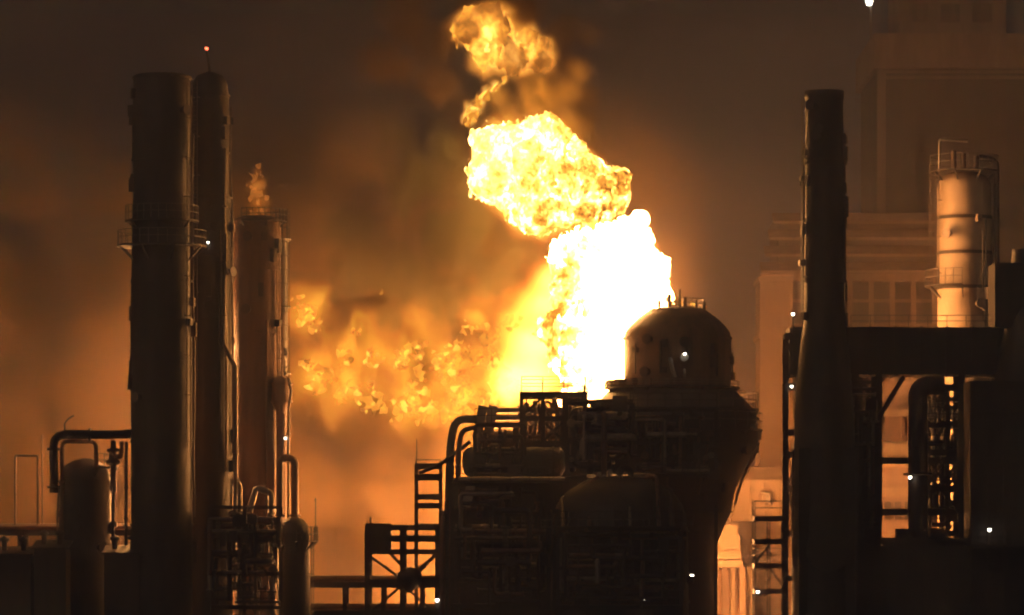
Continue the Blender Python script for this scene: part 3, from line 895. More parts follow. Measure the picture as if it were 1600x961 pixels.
# ------------------------------------------------------------------ right: lit tower
dV = 317.5
kV = mpp(dV)
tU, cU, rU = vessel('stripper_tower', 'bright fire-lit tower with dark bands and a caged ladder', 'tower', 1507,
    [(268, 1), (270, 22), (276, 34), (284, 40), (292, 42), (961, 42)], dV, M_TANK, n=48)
for py in (341, 396, 450, 520):
    ring(tU, cU, Z(py, dV), 42 * kV, M_STEEL, .07, .28, 'insulation_band')
round_platform(tU, cU, Z(268, dV), 18 * kV, 54 * kV, -250, 70, h=1.25)
round_platform(tU, cU, Z(447, dV), 42 * kV, 62 * kV, -215, -100, h=1.3)
ladder(tU, cU, 42 * kV, -160, Z(447, dV), Z(268, dV), cage=True, mat=M_PIPE)
MB().tube([W(1468, 268, dV - 1.5), W(1468, 218, dV - 1.5), W(1512, 220, dV - 1.5)], .13, 10, .3).build('davit', M_CLAD, tU)
for px, py in ((1490, 236), (1505, 240), (1525, 244)):
    MB().tube([W(px, 280, dV), W(px, py, dV)], .22, 10).build('nozzle', M_RUST, tU)
pipe('side_riser', 'thin dark riser running up the shaded side of the bright tower', [Vector((X(1557, dV), dV - 1, 0)), W(1557, 250, dV - 1), W(1530, 246, dV - 1)], .22, M_STEEL, bend=.6)


fittings(tA, cA, rA, Z(900, dA), Z(140, dA), 21, boxes=9)
fittings(tB, cB, rB, Z(800, dB), Z(160, dB), 22, sides=(0, -60))
fittings(tC, cC, rC, Z(860, dC), Z(360, dC), 23, sides=(0, -50), boxes=5)
fittings(tD, cD, rD, Z(940, dD), Z(760, dD), 24, boxes=3)
fittings(t2, c2, r2, Z(790, 301), Z(640, 301), 25, sides=(-60, -110, 0), boxes=5)
fittings(t3, c3, r3, Z(950, d3), Z(790, d3), 26, sides=(-150, -80, -30, 180), boxes=5)
fittings(tK, cK, rK, Z(500, dS), Z(165, dS), 27, boxes=8)
fittings(tU, cU, rU, Z(520, dV), Z(290, dV), 28, mat=M_PIPE, sides=(0, -40), boxes=2)
fittings(tE, cE, rE, Z(600, dE), Z(530, dE), 29, sides=(0, -60, -120), boxes=3)
ladder(t3, c3, 107 * mpp(d3), -62, 1.0, Z(800, d3), cage=True, mat=M_STEEL)
hpf = round_platform(t3, c3, Z(836, d3), 107 * mpp(d3), 124 * mpp(d3), -175, -70, mat=M_STEEL)
for i, (px, py, ln) in enumerate(((905, 762, 10), (985, 746, 22), (1005, 752, 16), (1030, 770, 14), (890, 778, 8))):
    zz = Z(py + 8, d3)
    yy = d3 - .4 - .3 * (i % 3)
    MB().tube([(X(px, d3), yy, zz - .8), (X(px, d3), yy, zz + ln * mpp(d3)), (X(px + (14, -18, 20, 16, -12)[i], d3), yy - .5, zz + ln * mpp(d3)), (X(px + (14, -18, 20, 16, -12)[i], d3), yy - 5.2, Z(830, d3))], .16 + .05 * (i % 2), 10, .5).build('head_pipe', M_STEEL if i % 2 else M_RUST, t3)

def piping_module(name, label, px0, px1, py0, py1, d, depth, count, seed, mats=None, rr=(.07, .22)):
    """support legs, shelf beams and a tangle of square-cornered pipe runs"""
    rs = random.Random(seed)
    x0, x1, z1, z0 = X(px0, d), X(px1, d), Z(py0, d), Z(py1, d)
    t = thing(name, label, 'piping', ((x0 + x1) / 2, d + depth / 2, 0))
    for x in (x0, (x0 + x1) / 2, x1):
        bar('leg', (x, d + depth * .5, 0), (x, d + depth * .5, z1), .26, .26, M_STEEL, t, 'hbeam')
    n = max(2, int((z1 - z0) / 2.2))
    for i in range(n + 1):
        z = z0 + (z1 - z0) * i / n
        bar('shelf_beam', (x0, d + depth * .5, z), (x1, d + depth * .5, z), .18, .26, M_STEEL, t, 'hbeam')
        if i % 2 == 0:
            hp = MB().box(((x0 + x1) / 2, d + depth * .5, z + .17), (x1 - x0, depth * .9, .06)).build('walkway', M_STEEL, t)
            handrail(hp, [(x0, d + .05, z + .2), (x1, d + .05, z + .2)], mat=M_STEEL, h=1.05)
    mats = mats or (M_STEEL, M_RUST, M_PIPE, M_STEEL)
    for i in range(count):
        p = Vector((rs.uniform(x0, x1), d + rs.uniform(.1, .95) * depth, rs.uniform(z0, z1)))
        pts = [p.copy()]
        ax = rs.randrange(3)
        for k in range(rs.randint(2, 4)):
            q = pts[-1].copy()
            if ax == 0: q.x = rs.uniform(x0, x1)
            elif ax == 2: q.z = rs.uniform(z0, z1)
            else: q.y = d + rs.uniform(0, 1) * depth
            if (q - pts[-1]).length > .5: pts.append(q)
            ax = (0, 2, 0, 2, 1)[rs.randrange(5)] if ax == 1 else ((2, 1)[rs.random() < .25] if ax == 0 else (0, 1)[rs.random() < .25])
        if len(pts) < 2: continue
        r = rs.uniform(*rr)
        o = MB().tube(pts, r, 10, r * 2).build('pipe_run', mats[i % len(mats)], t)
        a, b = pts[0], pts[1]; u = (b - a).normalized()
        bar('flange', a, a + u * .14, r * 3.1, r * 3.1, mats[i % len(mats)], o, 'cyl12')
    for i in range(count // 5):
        block('junction_box', (rs.uniform(x0, x1), d + rs.uniform(0, .4) * depth, rs.uniform(z0, z1)), (rs.uniform(.4, 1.1), .5, rs.uniform(.4, 1.2)), M_STEEL, t)
    return t
piping_module('piping_module', 'tangle of pipes and walkways low in the central structure', 706, 858, 756, 948, 283, 4, 46, 301)
piping_module('piping_module', 'tangle of pipes round the foot of the dark hopper', 872, 1066, 826, 950, 276, 3.4, 44, 302)
piping_module('piping_module', 'blocky tangle of ducts and pipes on the flame-side flank of the huge vessel', 886, 990, 628, 745, 289, 3.6, 46, 303, rr=(.1, .34))
piping_module('piping_module', 'pipes and walkways in front of the huge vessel under its dome', 985, 1120, 640, 742, 290.4, 2.6, 30, 304)
piping_module('piping_module', 'lattice of pipes inside the bay under the flue duct', 1452, 1512, 606, 836, 293.5, 2, 40, 305, (M_CLAD, M_STEEL, M_RUST))
piping_module('piping_module', 'pipes crossing the gap beside the fat riser', 1322, 1372, 596, 846, 287, 2.4, 24, 306)
piping_module('piping_module', 'tangle of pipes round the foot of the flat-topped tower', 322, 436, 792, 950, 290, 4, 44, 307)
piping_module('piping_module', 'pipes and walkways on the deck edge above the lying drums', 742, 820, 664, 742, 296.5, 1.2, 18, 308)

# ------------------------------------------------------------------ right background
dW = 364
ct = thing('cooling_tower', 'timber cooling tower with sloping louvres behind the slim stack', 'cooling tower', (X(1330, dW), dW + 6, 0))
xa, xb = X(1208, dW), X(1470, dW)
wallbox(ct, 'wall', 1216, 1470, 336, 900, dW + 2.6, 12, M_SIDE, 0)
for i in range(4):
    za, zb = Z(330 + i * 26, dW), Z(346 + i * 26, dW)
    off = i * 1.0
    b = MB()
    y0 = dW - .4 - i * .25
    v = [(xa - .4 * i, y0, zb), (xb, y0, zb), (xb, y0 + 2.2, za), (xa - .4 * i, y0 + 2.2, za), (xa - .4 * i, y0, zb - .25), (xb, y0, zb - .25), (xb, y0 + 2.4, za - .2), (xa - .4 * i, y0 + 2.4, za - .2)]
    b.add(v, [(0, 1, 2, 3), (7, 6, 5, 4), (4, 5, 1, 0), (5, 6, 2, 1), (6, 7, 3, 2), (7, 4, 0, 3)]).build('louvre', M_WOOD, ct)
MB().box(((xa + xb) / 2, dW + .2, Z(434, dW)), (xb - xa + 2.4, 1.6, .7)).build('ledge', M_WOOD, ct)
for i in range(9):
    px = 1196 + i * 33
    bar('post', (X(px, dW), dW - .2, 0), (X(px, dW), dW - .2, Z(438, dW)), .45, .45, M_WOOD, ct)
for py in (470, 508, 560):
    bar('girt', (xa - 1.2, dW - .0, Z(py, dW)), (xb, dW - .0, Z(py, dW)), .25, .3, M_WOOD, ct)

bt = thing('coke_drum_structure', 'huge dark slab-sided structure with a pale parapet in the upper sky', 'building', (X(1500, 408), 416, 0))
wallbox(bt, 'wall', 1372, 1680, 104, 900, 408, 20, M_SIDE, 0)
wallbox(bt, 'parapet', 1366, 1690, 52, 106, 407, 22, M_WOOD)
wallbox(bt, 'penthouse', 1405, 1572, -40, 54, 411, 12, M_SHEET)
for i in range(2):
    bar('siding_rib', W(1373, 112 + i * 9, 407.9), W(1680, 112 + i * 9, 407.8), .35, .3, M_SHEET, bt)
for px in (1374, 1380):
    bar('corner_post', (X(px, 407.8), 407.8, 0), (X(px, 407.8), 407.8, Z(106, 407.8)), .5, .5, M_SHEET, bt)
for i in range(3):
    wallbox(bt, 'louvre_opening', 1420 + i * 50, 1450 + i * 50, 6, 34, 410.8, .3, M_RUST)

cs = thing('silo_tower', 'tall pale silo tower with ledges between the huge vessel and slim stack', 'silo', (X(1210, 344), 348, 0))
wallbox(cs, 'wall', 1188, 1238, 436, 900, 344, 7, M_CONC, 0)
for py in (436, 524, 680, 728):
    MB().box((X(1213, 343.8), 347.5, Z(py, 343.8)), (56 * mpp(344), 7.8, .45)).build('ledge', M_CONC, cs)
for i in range(5):
    px = 1190 + i * 11.5
    bar('pilaster', (X(px, 343.9), 343.9, 0), (X(px, 343.9), 343.9, Z(437, 343.9)), .3, .25, M_CONC, cs)

dP = 334
kP = mpp(dP)
ps = thing('precipitator', 'pale stepped precipitator box with a round hatch beside the huge vessel', 'precipitator', (X(1190, dP), dP + 4, 0))
steps = [(1176, 1234, 742, 754), (1162, 1234, 754, 764), (1150, 1234, 764, 820), (1128, 1180, 822, 846), (1120, 1176, 846, 882)]
for i, (a, b, y0, y1) in enumerate(((1170, 1236, 730, 742), (1160, 1234, 740, 752))):
    wallbox(ps, 'step', a, b, y0, y1 + 1, dP + 2 - i, 6 + i, M_CONC)
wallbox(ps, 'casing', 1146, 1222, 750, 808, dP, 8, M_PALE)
MB().box((X(1184, dP), dP + 3.8, Z(810, dP)), (84 * kP, 8.6, .5)).build('ledge', M_PALE, ps)
bar('hatch_rim', W(1198, 776, dP - .12), W(1198, 776, dP + .2), 1.5, 1.5, M_RUST, ps, 'cyl20')
bar('hatch', W(1198, 778, dP - .2), W(1198, 778, dP - .1), .9, .9, M_CLAD, ps, 'cyl20')
MB().tube([W(1191, 770, dP - .1), W(1191, 770, dP - .5), W(1203, 770, dP - .5), W(1203, 786, dP - .5), W(1203, 786, dP)], .14, 8, .3).build('hatch_handle', M_CLAD, ps)
for i in range(4):
    bar('panel_rib', W(1150 + i * 22, 752, dP - .1), W(1150 + i * 22, 806, dP - .1), .14, .2, M_PALE, ps)
wallbox(ps, 'base', 1136, 1236, 812, 900, dP + 1.5, 6, M_CONC, 0)

lt = thing('transfer_house', 'low pale stepped house of boxes and columns at the foot of the silo', 'building', (X(1130, 330), 332, 0))
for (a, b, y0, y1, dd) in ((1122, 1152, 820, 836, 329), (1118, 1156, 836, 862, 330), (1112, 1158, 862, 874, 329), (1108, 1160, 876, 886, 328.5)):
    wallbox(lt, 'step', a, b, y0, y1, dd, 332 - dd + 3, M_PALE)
for i, px in enumerate((1088, 1098, 1108, 1118, 1132, 1146, 1160, 1172)):
    bar('column', (X(px, 328), 328 + (i % 3) * .8, 0), (X(px, 328), 328 + (i % 3) * .8, Z(886 if px > 1105 else 918, 328)), .42, .42, M_PALE if i % 2 else M_CONC, lt)
wallbox(lt, 'wall', 1084, 1180, 890, 960, 332.5, 3, M_RUST, 0)
bar('beam', W(1086, 900, 328), W(1120, 900, 328), .4, .5, M_CONC, lt)
bar('beam', W(1080, 920, 327.6), W(1110, 920, 327.6), .4, .5, M_CONC, lt)

# tanks seen through the bay
drum('storage_bullet', 'fire-lit lying storage tank seen through the gap under the flue duct', 1366, 1450, 706, 17, 332, M_PALE, cat='tank', saddle_z=Z(728, 332))
tb = thing('tank_shed', 'pale shed with railed flat roofs under the lying storage tank', 'shed', (X(1400, 331), 334, 0))
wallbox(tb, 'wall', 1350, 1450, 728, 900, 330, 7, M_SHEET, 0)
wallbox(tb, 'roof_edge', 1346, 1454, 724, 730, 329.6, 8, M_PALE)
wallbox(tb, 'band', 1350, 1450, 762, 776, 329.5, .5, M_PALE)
for i in range(5):
    wallbox(tb, 'window', 1366 + i * 16, 1376 + i * 16, 784, 812, 329.85, .2, M_STEEL)
bw = thing('boiler_house', 'rust-coloured boiler house wall behind the lying storage tank', 'building', (X(1400, 342), 346, 0))
wallbox(bw, 'wall', 1330, 1470, 648, 900, 342, 10, M_RUST, 0)
wallbox(bw, 'cornice', 1326, 1474, 640, 650, 341.5, 11, M_PALE)
wallbox(bw, 'penthouse', 1380, 1470, 596, 642, 344, 6, M_SHEET)
for i in range(4):
    wallbox(bw, 'pilaster', 1340 + i * 34, 1345 + i * 34, 650, 900, 341.7, .4, M_RUST, 0)

# ------------------------------------------------------------------ lamps
lamp('red warning light on the mast of the slim column', 323, 76, dB, .17, red=True, stand=(cB[0] - .25, cB[1], Z(82, dB)))
lamp('small white lamp on the slim column by the ring platform', 325, 379, 295.2, .12, stand=W(325, 379, 296.2), group=None)
lamp('small white lamp on the drop pipe beside the flat-topped tower', 446, 685, 301.1, .15, stand=W(451, 690, 301.5), group=None)
lamp('white lamp high on the stair tower beside the slim stack', 1239, 491, 287.7, .17, stand=W(1239, 520, 288.4), group=None)
lamp('white lamp halfway down the stair tower beside the slim stack', 1237, 604, 287.4, .15, stand=W(1240, 612, 288), group=None)
lamp('white lamp on the wall of the furnace box', 1546, 828, 284.6, .19, stand=W(1546, 822, 285.9), group=None)
lamp('white lamp on the thin scaffold before the pale ducts', 1184, 925, 299.6, .17, stand=W(1184, 918, 300), group=None)
lamp('white lamp beside the dark hopper below the huge vessel', 1081, 900, 290, .2, stand=W(1074, 894, 286.5), group=None)
lamp('white lamp on the pale columns of the transfer house', 1106, 901, 327, .17, stand=W(1108, 896, 328), group=None)
lamp('white lamp on the fat riser below the flue duct', 1422, 746, 286.9, .17, stand=W(1428, 740, 287.6), group=None)
lamp('lamp added for a bright gap in the braced steel frame', 683, 938, 297.6, .2, stand=W(684, 930, 298), group=None)  # stands in for light showing through a gap, not a fixture
lamp('lamp added to brighten the manway of the domed vessel', 1070, 553, 295.2, .15, stand=W(1070, 545, 296.2), group=None)  # added to light the manway and the pipes round it
lamp('faint lamp at the foot of the dark hopper', 1007, 936, 280.2, .1, stand=W(1007, 930, 280.8), group=None)
lm = thing('lamp_mast', 'tall thin lamp mast with a white light at its top', 'lamp mast', (X(1359, 440), 440, 0))
MB().tube([(X(1361, 440), 440, 0), W(1361, -14, 440)], .16, 10).build('pole', M_GALV, lm)
MB().tube([W(1361, -12, 440), W(1358, -8, 439.6), W(1358, -2, 439.6)], .1, 8).build('arm', M_GALV, lm)
MB().lathe((X(1358, 439.6), 439.6), [(.001, Z(-5, 439.6)), (.36, Z(-3, 439.6)), (.42, Z(2, 439.6)), (.3, Z(8, 439.6)), (.001, Z(9, 439.6))], 16).build('lens', M_LAMP, lm)
# ------------------------------------------------------------------ smoke
def volume_thing(name, label, lo, hi, vox, dens, mat, kind='stuff', cat='smoke'):
    """a numpy density field carried by points, turned into a fog volume by geometry nodes"""
    P = gridpts(lo, hi, vox)
    D = np.clip(dens(P), 0, None).astype(np.float32)
    nx, ny, nz = D.shape
    me = bpy.data.meshes.new(name)
    me.vertices.add(D.size)
    base = np.array(((lo[0] + hi[0]) / 2, (lo[1] + hi[1]) / 2, lo[2]))
    me.vertices.foreach_set('co', (P - base).astype(np.float32).ravel())
    a = me.attributes.new('dens', 'FLOAT', 'POINT')
    a.data.foreach_set('value', D.ravel())
    o = bpy.data.objects.new(name, me)
    o.location = base
    col.objects.link(o)
    ng = bpy.data.node_groups.new(name, 'GeometryNodeTree')
    ng.interface.new_socket('Geometry', in_out='INPUT', socket_type='NodeSocketGeometry')
    ng.interface.new_socket('Geometry', in_out='OUTPUT', socket_type='NodeSocketGeometry')
    N, L = ng.nodes, ng.links
    gi, go = N.new('NodeGroupInput'), N.new('NodeGroupOutput')
    vc = N.new('GeometryNodeVolumeCube')
    lo_l, hi_l = np.array(lo) - base, np.array(lo) - base + vox * (np.array(D.shape) - 1)
    vc.inputs['Min'].default_value = tuple(lo_l)
    vc.inputs['Max'].default_value = tuple(hi_l)
    for k, c in zip('XYZ', D.shape):
        vc.inputs['Resolution ' + k].default_value = c
    pos = N.new('GeometryNodeInputPosition')
    sub = N.new('ShaderNodeVectorMath'); sub.operation = 'SUBTRACT'; sub.inputs[1].default_value = tuple(lo_l)
    div = N.new('ShaderNodeVectorMath'); div.operation = 'SCALE'; div.inputs['Scale'].default_value = 1 / vox
    sep = N.new('ShaderNodeSeparateXYZ')
    L.new(pos.outputs[0], sub.inputs[0]); L.new(sub.outputs[0], div.inputs[0]); L.new(div.outputs[0], sep.inputs[0])
    def rnd(sock):
        m = N.new('ShaderNodeMath'); m.operation = 'ROUND'; L.new(sock, m.inputs[0]); return m.outputs[0]
    def mad(a_, k, b_):
        m = N.new('ShaderNodeMath'); m.operation = 'MULTIPLY_ADD'
        L.new(a_, m.inputs[0]); m.inputs[1].default_value = k; L.new(b_, m.inputs[2]); return m.outputs[0]
    ix, iy, iz = (rnd(sep.outputs[k]) for k in range(3))
    idx = mad(ix, ny * nz, mad(iy, nz, iz))
    si = N.new('GeometryNodeSampleIndex'); si.data_type = 'FLOAT'; si.domain = 'POINT'; si.clamp = True
    at = N.new('GeometryNodeInputNamedAttribute'); at.data_type = 'FLOAT'; at.inputs['Name'].default_value = 'dens'
    L.new(gi.outputs[0], si.inputs['Geometry'])
    L.new(at.outputs['Attribute'], si.inputs['Value'])
    L.new(idx, si.inputs['Index'])
    L.new(si.outputs['Value'], vc.inputs['Density'])
    sm = N.new('GeometryNodeSetMaterial'); sm.inputs['Material'].default_value = mat
    L.new(vc.outputs[0], sm.inputs['Geometry'])
    L.new(sm.outputs[0], go.inputs[0])
    md = o.modifiers.new('fog', 'NODES'); md.node_group = ng
    me.materials.append(mat)
    tag(o, label, cat, kind=kind)
    return o

def glow_material(name, lo_c, mid_c, hi_c, strength):
    """burning gas and added smoke glow: emits along the way light travels through it"""
    m, n, l = new_mat(name)
    out = n.new('ShaderNodeOutputMaterial'); em = n.new('ShaderNodeEmission')
    at = n.new('ShaderNodeAttribute'); at.attribute_name = 'density'
    r = n.new('ShaderNodeValToRGB'); e = r.color_ramp.elements
    e[0].position = 0; e[0].color = (0, 0, 0, 1)
    e[1].position = 1; e[1].color = (*hi_c, 1)
    for p, c in ((.15, lo_c), (.5, mid_c)):
        k = e.new(p); k.color = (*c, 1)
    l.new(at.outputs['Fac'], r.inputs['Fac']); l.new(r.outputs['Color'], em.inputs['Color'])
    em.inputs['Strength'].default_value = strength
    l.new(em.outputs[0], out.inputs['Volume'])
    return m
M_GAS = glow_material('burning_gas', (0.10, 0.030, 0.003), (0.45, 0.18, 0.022), (1.0, 0.55, 0.12), 1.8)
M_GAS_AND_GLOW = glow_material('dim_gas_and_smoke_glow', (0.07, 0.02, 0.0015), (0.30, 0.105, 0.008), (0.75, 0.33, 0.035), 1.5)  # also carries the emission painted in for fire-lit smoke
M_GAS_RED = glow_material('red_burning_gas', (0.05, 0.012, 0.001), (0.2, 0.055, 0.006), (0.45, 0.15, 0.02), 1.9)

def fire_volume(name, label, blobs_px, d, vox, amp, nscale, seed, soft=0.5, off=0.25, mat=None, gain=0.6):
    """the soft burning gas round a flame, or glow painted into smoke"""
    blobs, lo, hi = fire_setup(blobs_px, d, 1.3)
    def dens(P):
        f = fire_field(P, blobs, amp, nscale, seed, gain) + off
        D = np.clip(f / soft, 0, 1)
        for ax in range(3):      # fade out before the field ends
            w = np.clip(np.minimum(np.arange(D.shape[ax]), np.arange(D.shape[ax])[::-1]) / (.18 * D.shape[ax]), 0, 1)
            D = D * w.reshape([-1 if k == ax else 1 for k in range(3)])
        D[0], D[-1] = 0, 0
        D[:, 0], D[:, -1] = 0, 0
        D[:, :, 0], D[:, :, -1] = 0, 0
        return D
    return volume_thing(name, label, lo, hi, vox, dens, mat or M_GAS, kind='stuff', cat='fire')

DF = 310.5
def nz_(pts, s, sc_, g=.62):
    return fbm(pts.astype(np.float32), s + 80, sc_, 5, g) - 0.5

# rolling fireball
def heat_mid(pts, s):
    x, y = px_of(pts)
    side = np.clip(np.clip((x - 805) / 170, 0, 1) * 0.75 + np.clip((y - 250) / 110, 0, 1) * 0.5, 0, 1)
    return np.clip(0.75 - 0.2 * side + nz_(pts, s, 1.2, .72) * (0.9 + 0.9 * side), 0.12, 0.88)
MID = [(790, 238, 46), (782, 280, 40), (838, 248, 56), (845, 305, 54), (900, 282, 46), (905, 318, 40), (945, 308, 34), (955, 288, 26), (845, 338, 28)]
fire_mesh('fireball', 'big white and yellow fireball rolling up above the burning vessel', MID, DF, 0.12, 0.5, 1.7, heat_mid, 3, thresh=-.02, gain=.74, rise=2.0)
fire_volume('fireball_edge', 'thin orange burning gas round the big rolling fireball', MID, DF, 0.3, 0.34, 3.0, 3, soft=.7, off=.3)

# white column at the vessel
def heat_low(pts, s):
    x, y = px_of(pts)
    left = np.clip((958 - x) / 100, 0, 1)
    return np.clip(1.02 - 0.30 * left + nz_(pts, s, 1.6, .7) * (0.4 + 1.6 * left), 0.3, .93)
LOW = [(1002, 342, 14), (985, 370, 30), (1002, 410, 28), (895, 402, 34, -2), (945, 400, 46), (968, 450, 58, 1), (900, 460, 40, -3), (1034, 464, 18, 1), (935, 510, 54, -3), (915, 555, 46, -5), (885, 520, 40, -4), (945, 585, 40, -3), (897, 635, 34, -2)]
fire_mesh('flame_column', 'blinding white flame pouring from behind the domed vessel', LOW, DF, 0.12, 0.46, 2.0, heat_low, 11, gain=.74, rise=2.0)
fire_volume('flame_column_edge', 'yellow burning gas spilling beside the white flame', LOW + [(850, 480, 40, -2), (840, 540, 50, -2), (830, 590, 50, -2), (870, 440, 36), (800, 600, 40, -1)], DF, 0.35, 0.5, 3.4, 12, soft=.9, off=.32)

# torn puff at the top
def heat_top(pts, s):
    x, y = px_of(pts)
    r = np.hypot((x - 765) / 75, (y - 62) / 55)
    return np.clip(0.47 - 0.22 * r + nz_(pts, s, 1.8) * 1.2, 0.16, 0.66)
TOP = [(738, 46, 30), (772, 42, 32), (764, 78, 34), (805, 88, 30), (845, 92, 22), (825, 58, 20), (850, 70, 14)]
fire_mesh('flame_puff', 'ragged orange puff of flame torn loose at the top of the smoke', TOP, DF, 0.12, 0.62, 1.5, heat_top, 23, thresh=.2, gain=.74, rise=1.8)
fire_volume('flame_puff_edge', 'dim burning gas round the torn puff of flame', TOP, DF, 0.25, 0.62, 1.9, 23, soft=1.1, off=.34)

# wisp linking the puff and the fireball
def heat_wisp(pts, s):
    return np.clip(0.58 + nz_(pts, s, 1.0) * 1.4, 0.1, 0.72)
WISP = [(732, 186, 12), (740, 170, 13), (750, 155, 11), (760, 142, 9), (775, 132, 8), (790, 124, 7)]

# low fires burning in the smoke: each a crowd of flame tongues
def tongue_mesh(v, top):
    """one twisted, flattened flame tongue of unit height"""
    rs = random.Random(500 + v)
    n, m = 7, 9
    vs, burn = [], []
    bx, by, tw = rs.uniform(-.35, .35), rs.uniform(-.35, .35), rs.uniform(-2, 2)
    for j in range(m):
        t = j / (m - 1)
        r = .30 * (math.sin(math.pi * min(1, t * 1.25 + .12)) ** .8 * (1 - t) ** .55 if t < 1 else 0) + .004
        r *= 1 + .45 * math.sin(5 * t + v)
        cx = bx * t * t + .10 * math.sin(6 * t + 2 * v); cyy = by * t * t
        for i in range(n):
            a = 2 * math.pi * i / n + tw * t
            rr = r * (1 + .35 * math.sin(2 * a + v))
            vs.append((cx + rr * math.cos(a), cyy + .6 * rr * math.sin(a), t))
            burn.append(top * (1.06 - .5 * abs(t - .3)) + rs.uniform(-.05, .05))
    fs = [(j * n + i, j * n + (i + 1) % n, (j + 1) * n + (i + 1) % n, (j + 1) * n + i) for j in range(m - 1) for i in range(n)]
    fs += [tuple(range(n - 1, -1, -1)), tuple((m - 1) * n + i for i in range(n))]
    me = bpy.data.meshes.new('flame_tongue')
    me.from_pydata(vs, [], fs)
    at = me.attributes.new('burn', 'FLOAT', 'POINT')
    at.data.foreach_set('value', burn)
    me.materials.append(M_FLAME)
    me.shade_smooth()
    return me
TONGUES = {(v, h): tongue_mesh(v, (.26, .36, .49, .14)[h]) for v in range(6) for h in range(4)}
def flame_crowd(name, label, blobs_px, d, count, size, seed, hot=1.0, lean=0.25, tilt=0.0, slim=1.0, cool=False):
    rs = random.Random(seed)
    base = W(blobs_px[0][0], max(b[1] + b[2] for b in blobs_px), d)
    t = thing(name, label, 'fire', base)
    wts = [b[2] ** 2 for b in blobs_px]
    for i in range(count):
        b = rs.choices(blobs_px, wts)[0]
        a, q = rs.uniform(0, 2 * math.pi), math.sqrt(rs.random())
        dd = d + rs.uniform(-1.2, 1.2)
        p = W(b[0] + b[2] * q * math.cos(a), b[1] + b[2] * q * math.sin(a), dd)
        h = size * rs.uniform(.45, 1.35) * (1.15 - .5 * q)
        heat = min(2, int(rs.triangular(0, 3, 1.2 * hot) * (1.1 - .35 * q)))
        if cool: heat = 3
        M = Matrix.Translation(p) @ Matrix.Rotation(tilt + rs.uniform(-1, 1) * lean * 2, 4, 'Y') @ Matrix.Rotation(rs.uniform(0, 6.28), 4, 'Z') @ Matrix.Diagonal((slim * h * rs.uniform(.8, 1.7), slim * h * rs.uniform(.8, 1.5), h, 1)) @ Matrix.Translation((0, 0, -.4))
        mk('flame_tongue', TONGUES[(rs.randrange(6), heat)], t, M)
    return t
flame_crowd('small_flame', 'ragged orange flame right beside the bright riser pipe', [(466, 470, 12), (480, 490, 18), (492, 510, 12), (470, 505, 10)], 313, 34, .8, 1, 1.0, .6)
flame_crowd('small_flame', 'tall ragged flame low beside the bright riser pipe', [(478, 575, 16), (496, 585, 18), (490, 608, 14), (512, 590, 14)], 313, 44, .9, 2, 1.0, .4)
flame_crowd('small_flame', 'lone bright ball of flame in the middle of the smoke', [(628, 556, 11), (634, 566, 9), (622, 570, 8)], 313, 22, .75, 3, 2.0, .7)
flame_crowd('small_flame', 'tall slanting spike of flame near the crowded deck', [(757, 528, 5), (765, 545, 8), (775, 565, 9), (785, 586, 10)], 312, 36, 1.4, 4, 2.2, .12, -.45)
flame_crowd('ground_fire', 'wide bed of low orange flames beside the crowded deck', [(540, 615, 20), (575, 622, 24), (615, 635, 24), (660, 640, 22), (700, 640, 22), (740, 632, 24), (775, 620, 28), (800, 612, 28), (650, 615, 22), (720, 605, 22)], 314, 290, 1.0, 5, 1.6, .7)
flame_crowd('small_flame', 'scattered flames above the wide bed of low fire', [(690, 560, 20), (715, 548, 20), (740, 560, 18), (705, 585, 18), (660, 580, 16), (560, 512, 10), (600, 460, 7), (585, 560, 16), (540, 560, 14), (650, 545, 16), (760, 520, 18), (800, 500, 16), (730, 510, 14)], 314, 170, .9, 6, 1.3, .7)

flame_crowd('small_flame', 'low flames licking over the crown of the domed vessel', [(1050, 468, 8), (1066, 470, 7), (1082, 474, 6), (1098, 477, 5)], 305.5, 26, .55, 9, 1.2, .5)
flame_crowd('flame_wisp', 'thin yellow wisp of flame linking puff and fireball', [(733, 184, 8), (738, 172, 7), (748, 158, 5), (760, 144, 4), (775, 135, 4), (790, 126, 4)], DF, 46, 1.5, 8, 2.4, .35, .5, .5)
fire_volume('flame_wisp_edge', 'bright gas round the thin flame wisp', WISP, DF, 0.18, 0.8, 1.2, 32, soft=.8, off=.3)
fire_volume('smoke_glow', 'fire-lit smoke between puff and fireball, its glow added as emission', [(800, 185, 30), (845, 172, 36), (890, 190, 28), (835, 145, 30), (880, 145, 30), (905, 110, 22), (780, 150, 20)], DF + 1, 0.3, 0.85, 2.4, 36, soft=2.2, off=.25, mat=M_GAS_AND_GLOW)  # firelight on the smoke, put in as emission

def fill_fire_heat(pts, s):
    return np.clip(.99 + nz_(pts, s, 2) * .2, .7, 1)
def tower_heat(pts, s):
    return np.clip(.17 + nz_(pts, s, 1.0) * .6, .02, .34)
flame_crowd('tower_flame', 'tall ragged orange flame showing above the flat-topped tower', [(403, 262, 8), (400, 278, 12), (398, 298, 16), (400, 318, 19), (402, 338, 20), (404, 370, 20)], 313, 50, .8, 10, .5, .5, 0, .8, True)
fire_volume('tower_flame_gas', 'dim red gas round the flame above the flat-topped tower', [(402, 268, 9), (400, 290, 14), (400, 320, 19), (402, 350, 20)], 311, .22, .8, 1.5, 44, soft=1.3, off=.15, mat=M_GAS_RED)
fire_mesh('pool_fire', 'pool fire burning behind the central structure', [(770, 830, 38), (800, 860, 46), (850, 850, 50), (900, 860, 50), (780, 900, 46), (930, 820, 46), (960, 880, 46), (850, 960, 70), (960, 980, 70), (780, 980, 60)], 312, .3, .4, 2.2, fill_fire_heat, 137)  # hidden emitter added to brighten the low smoke
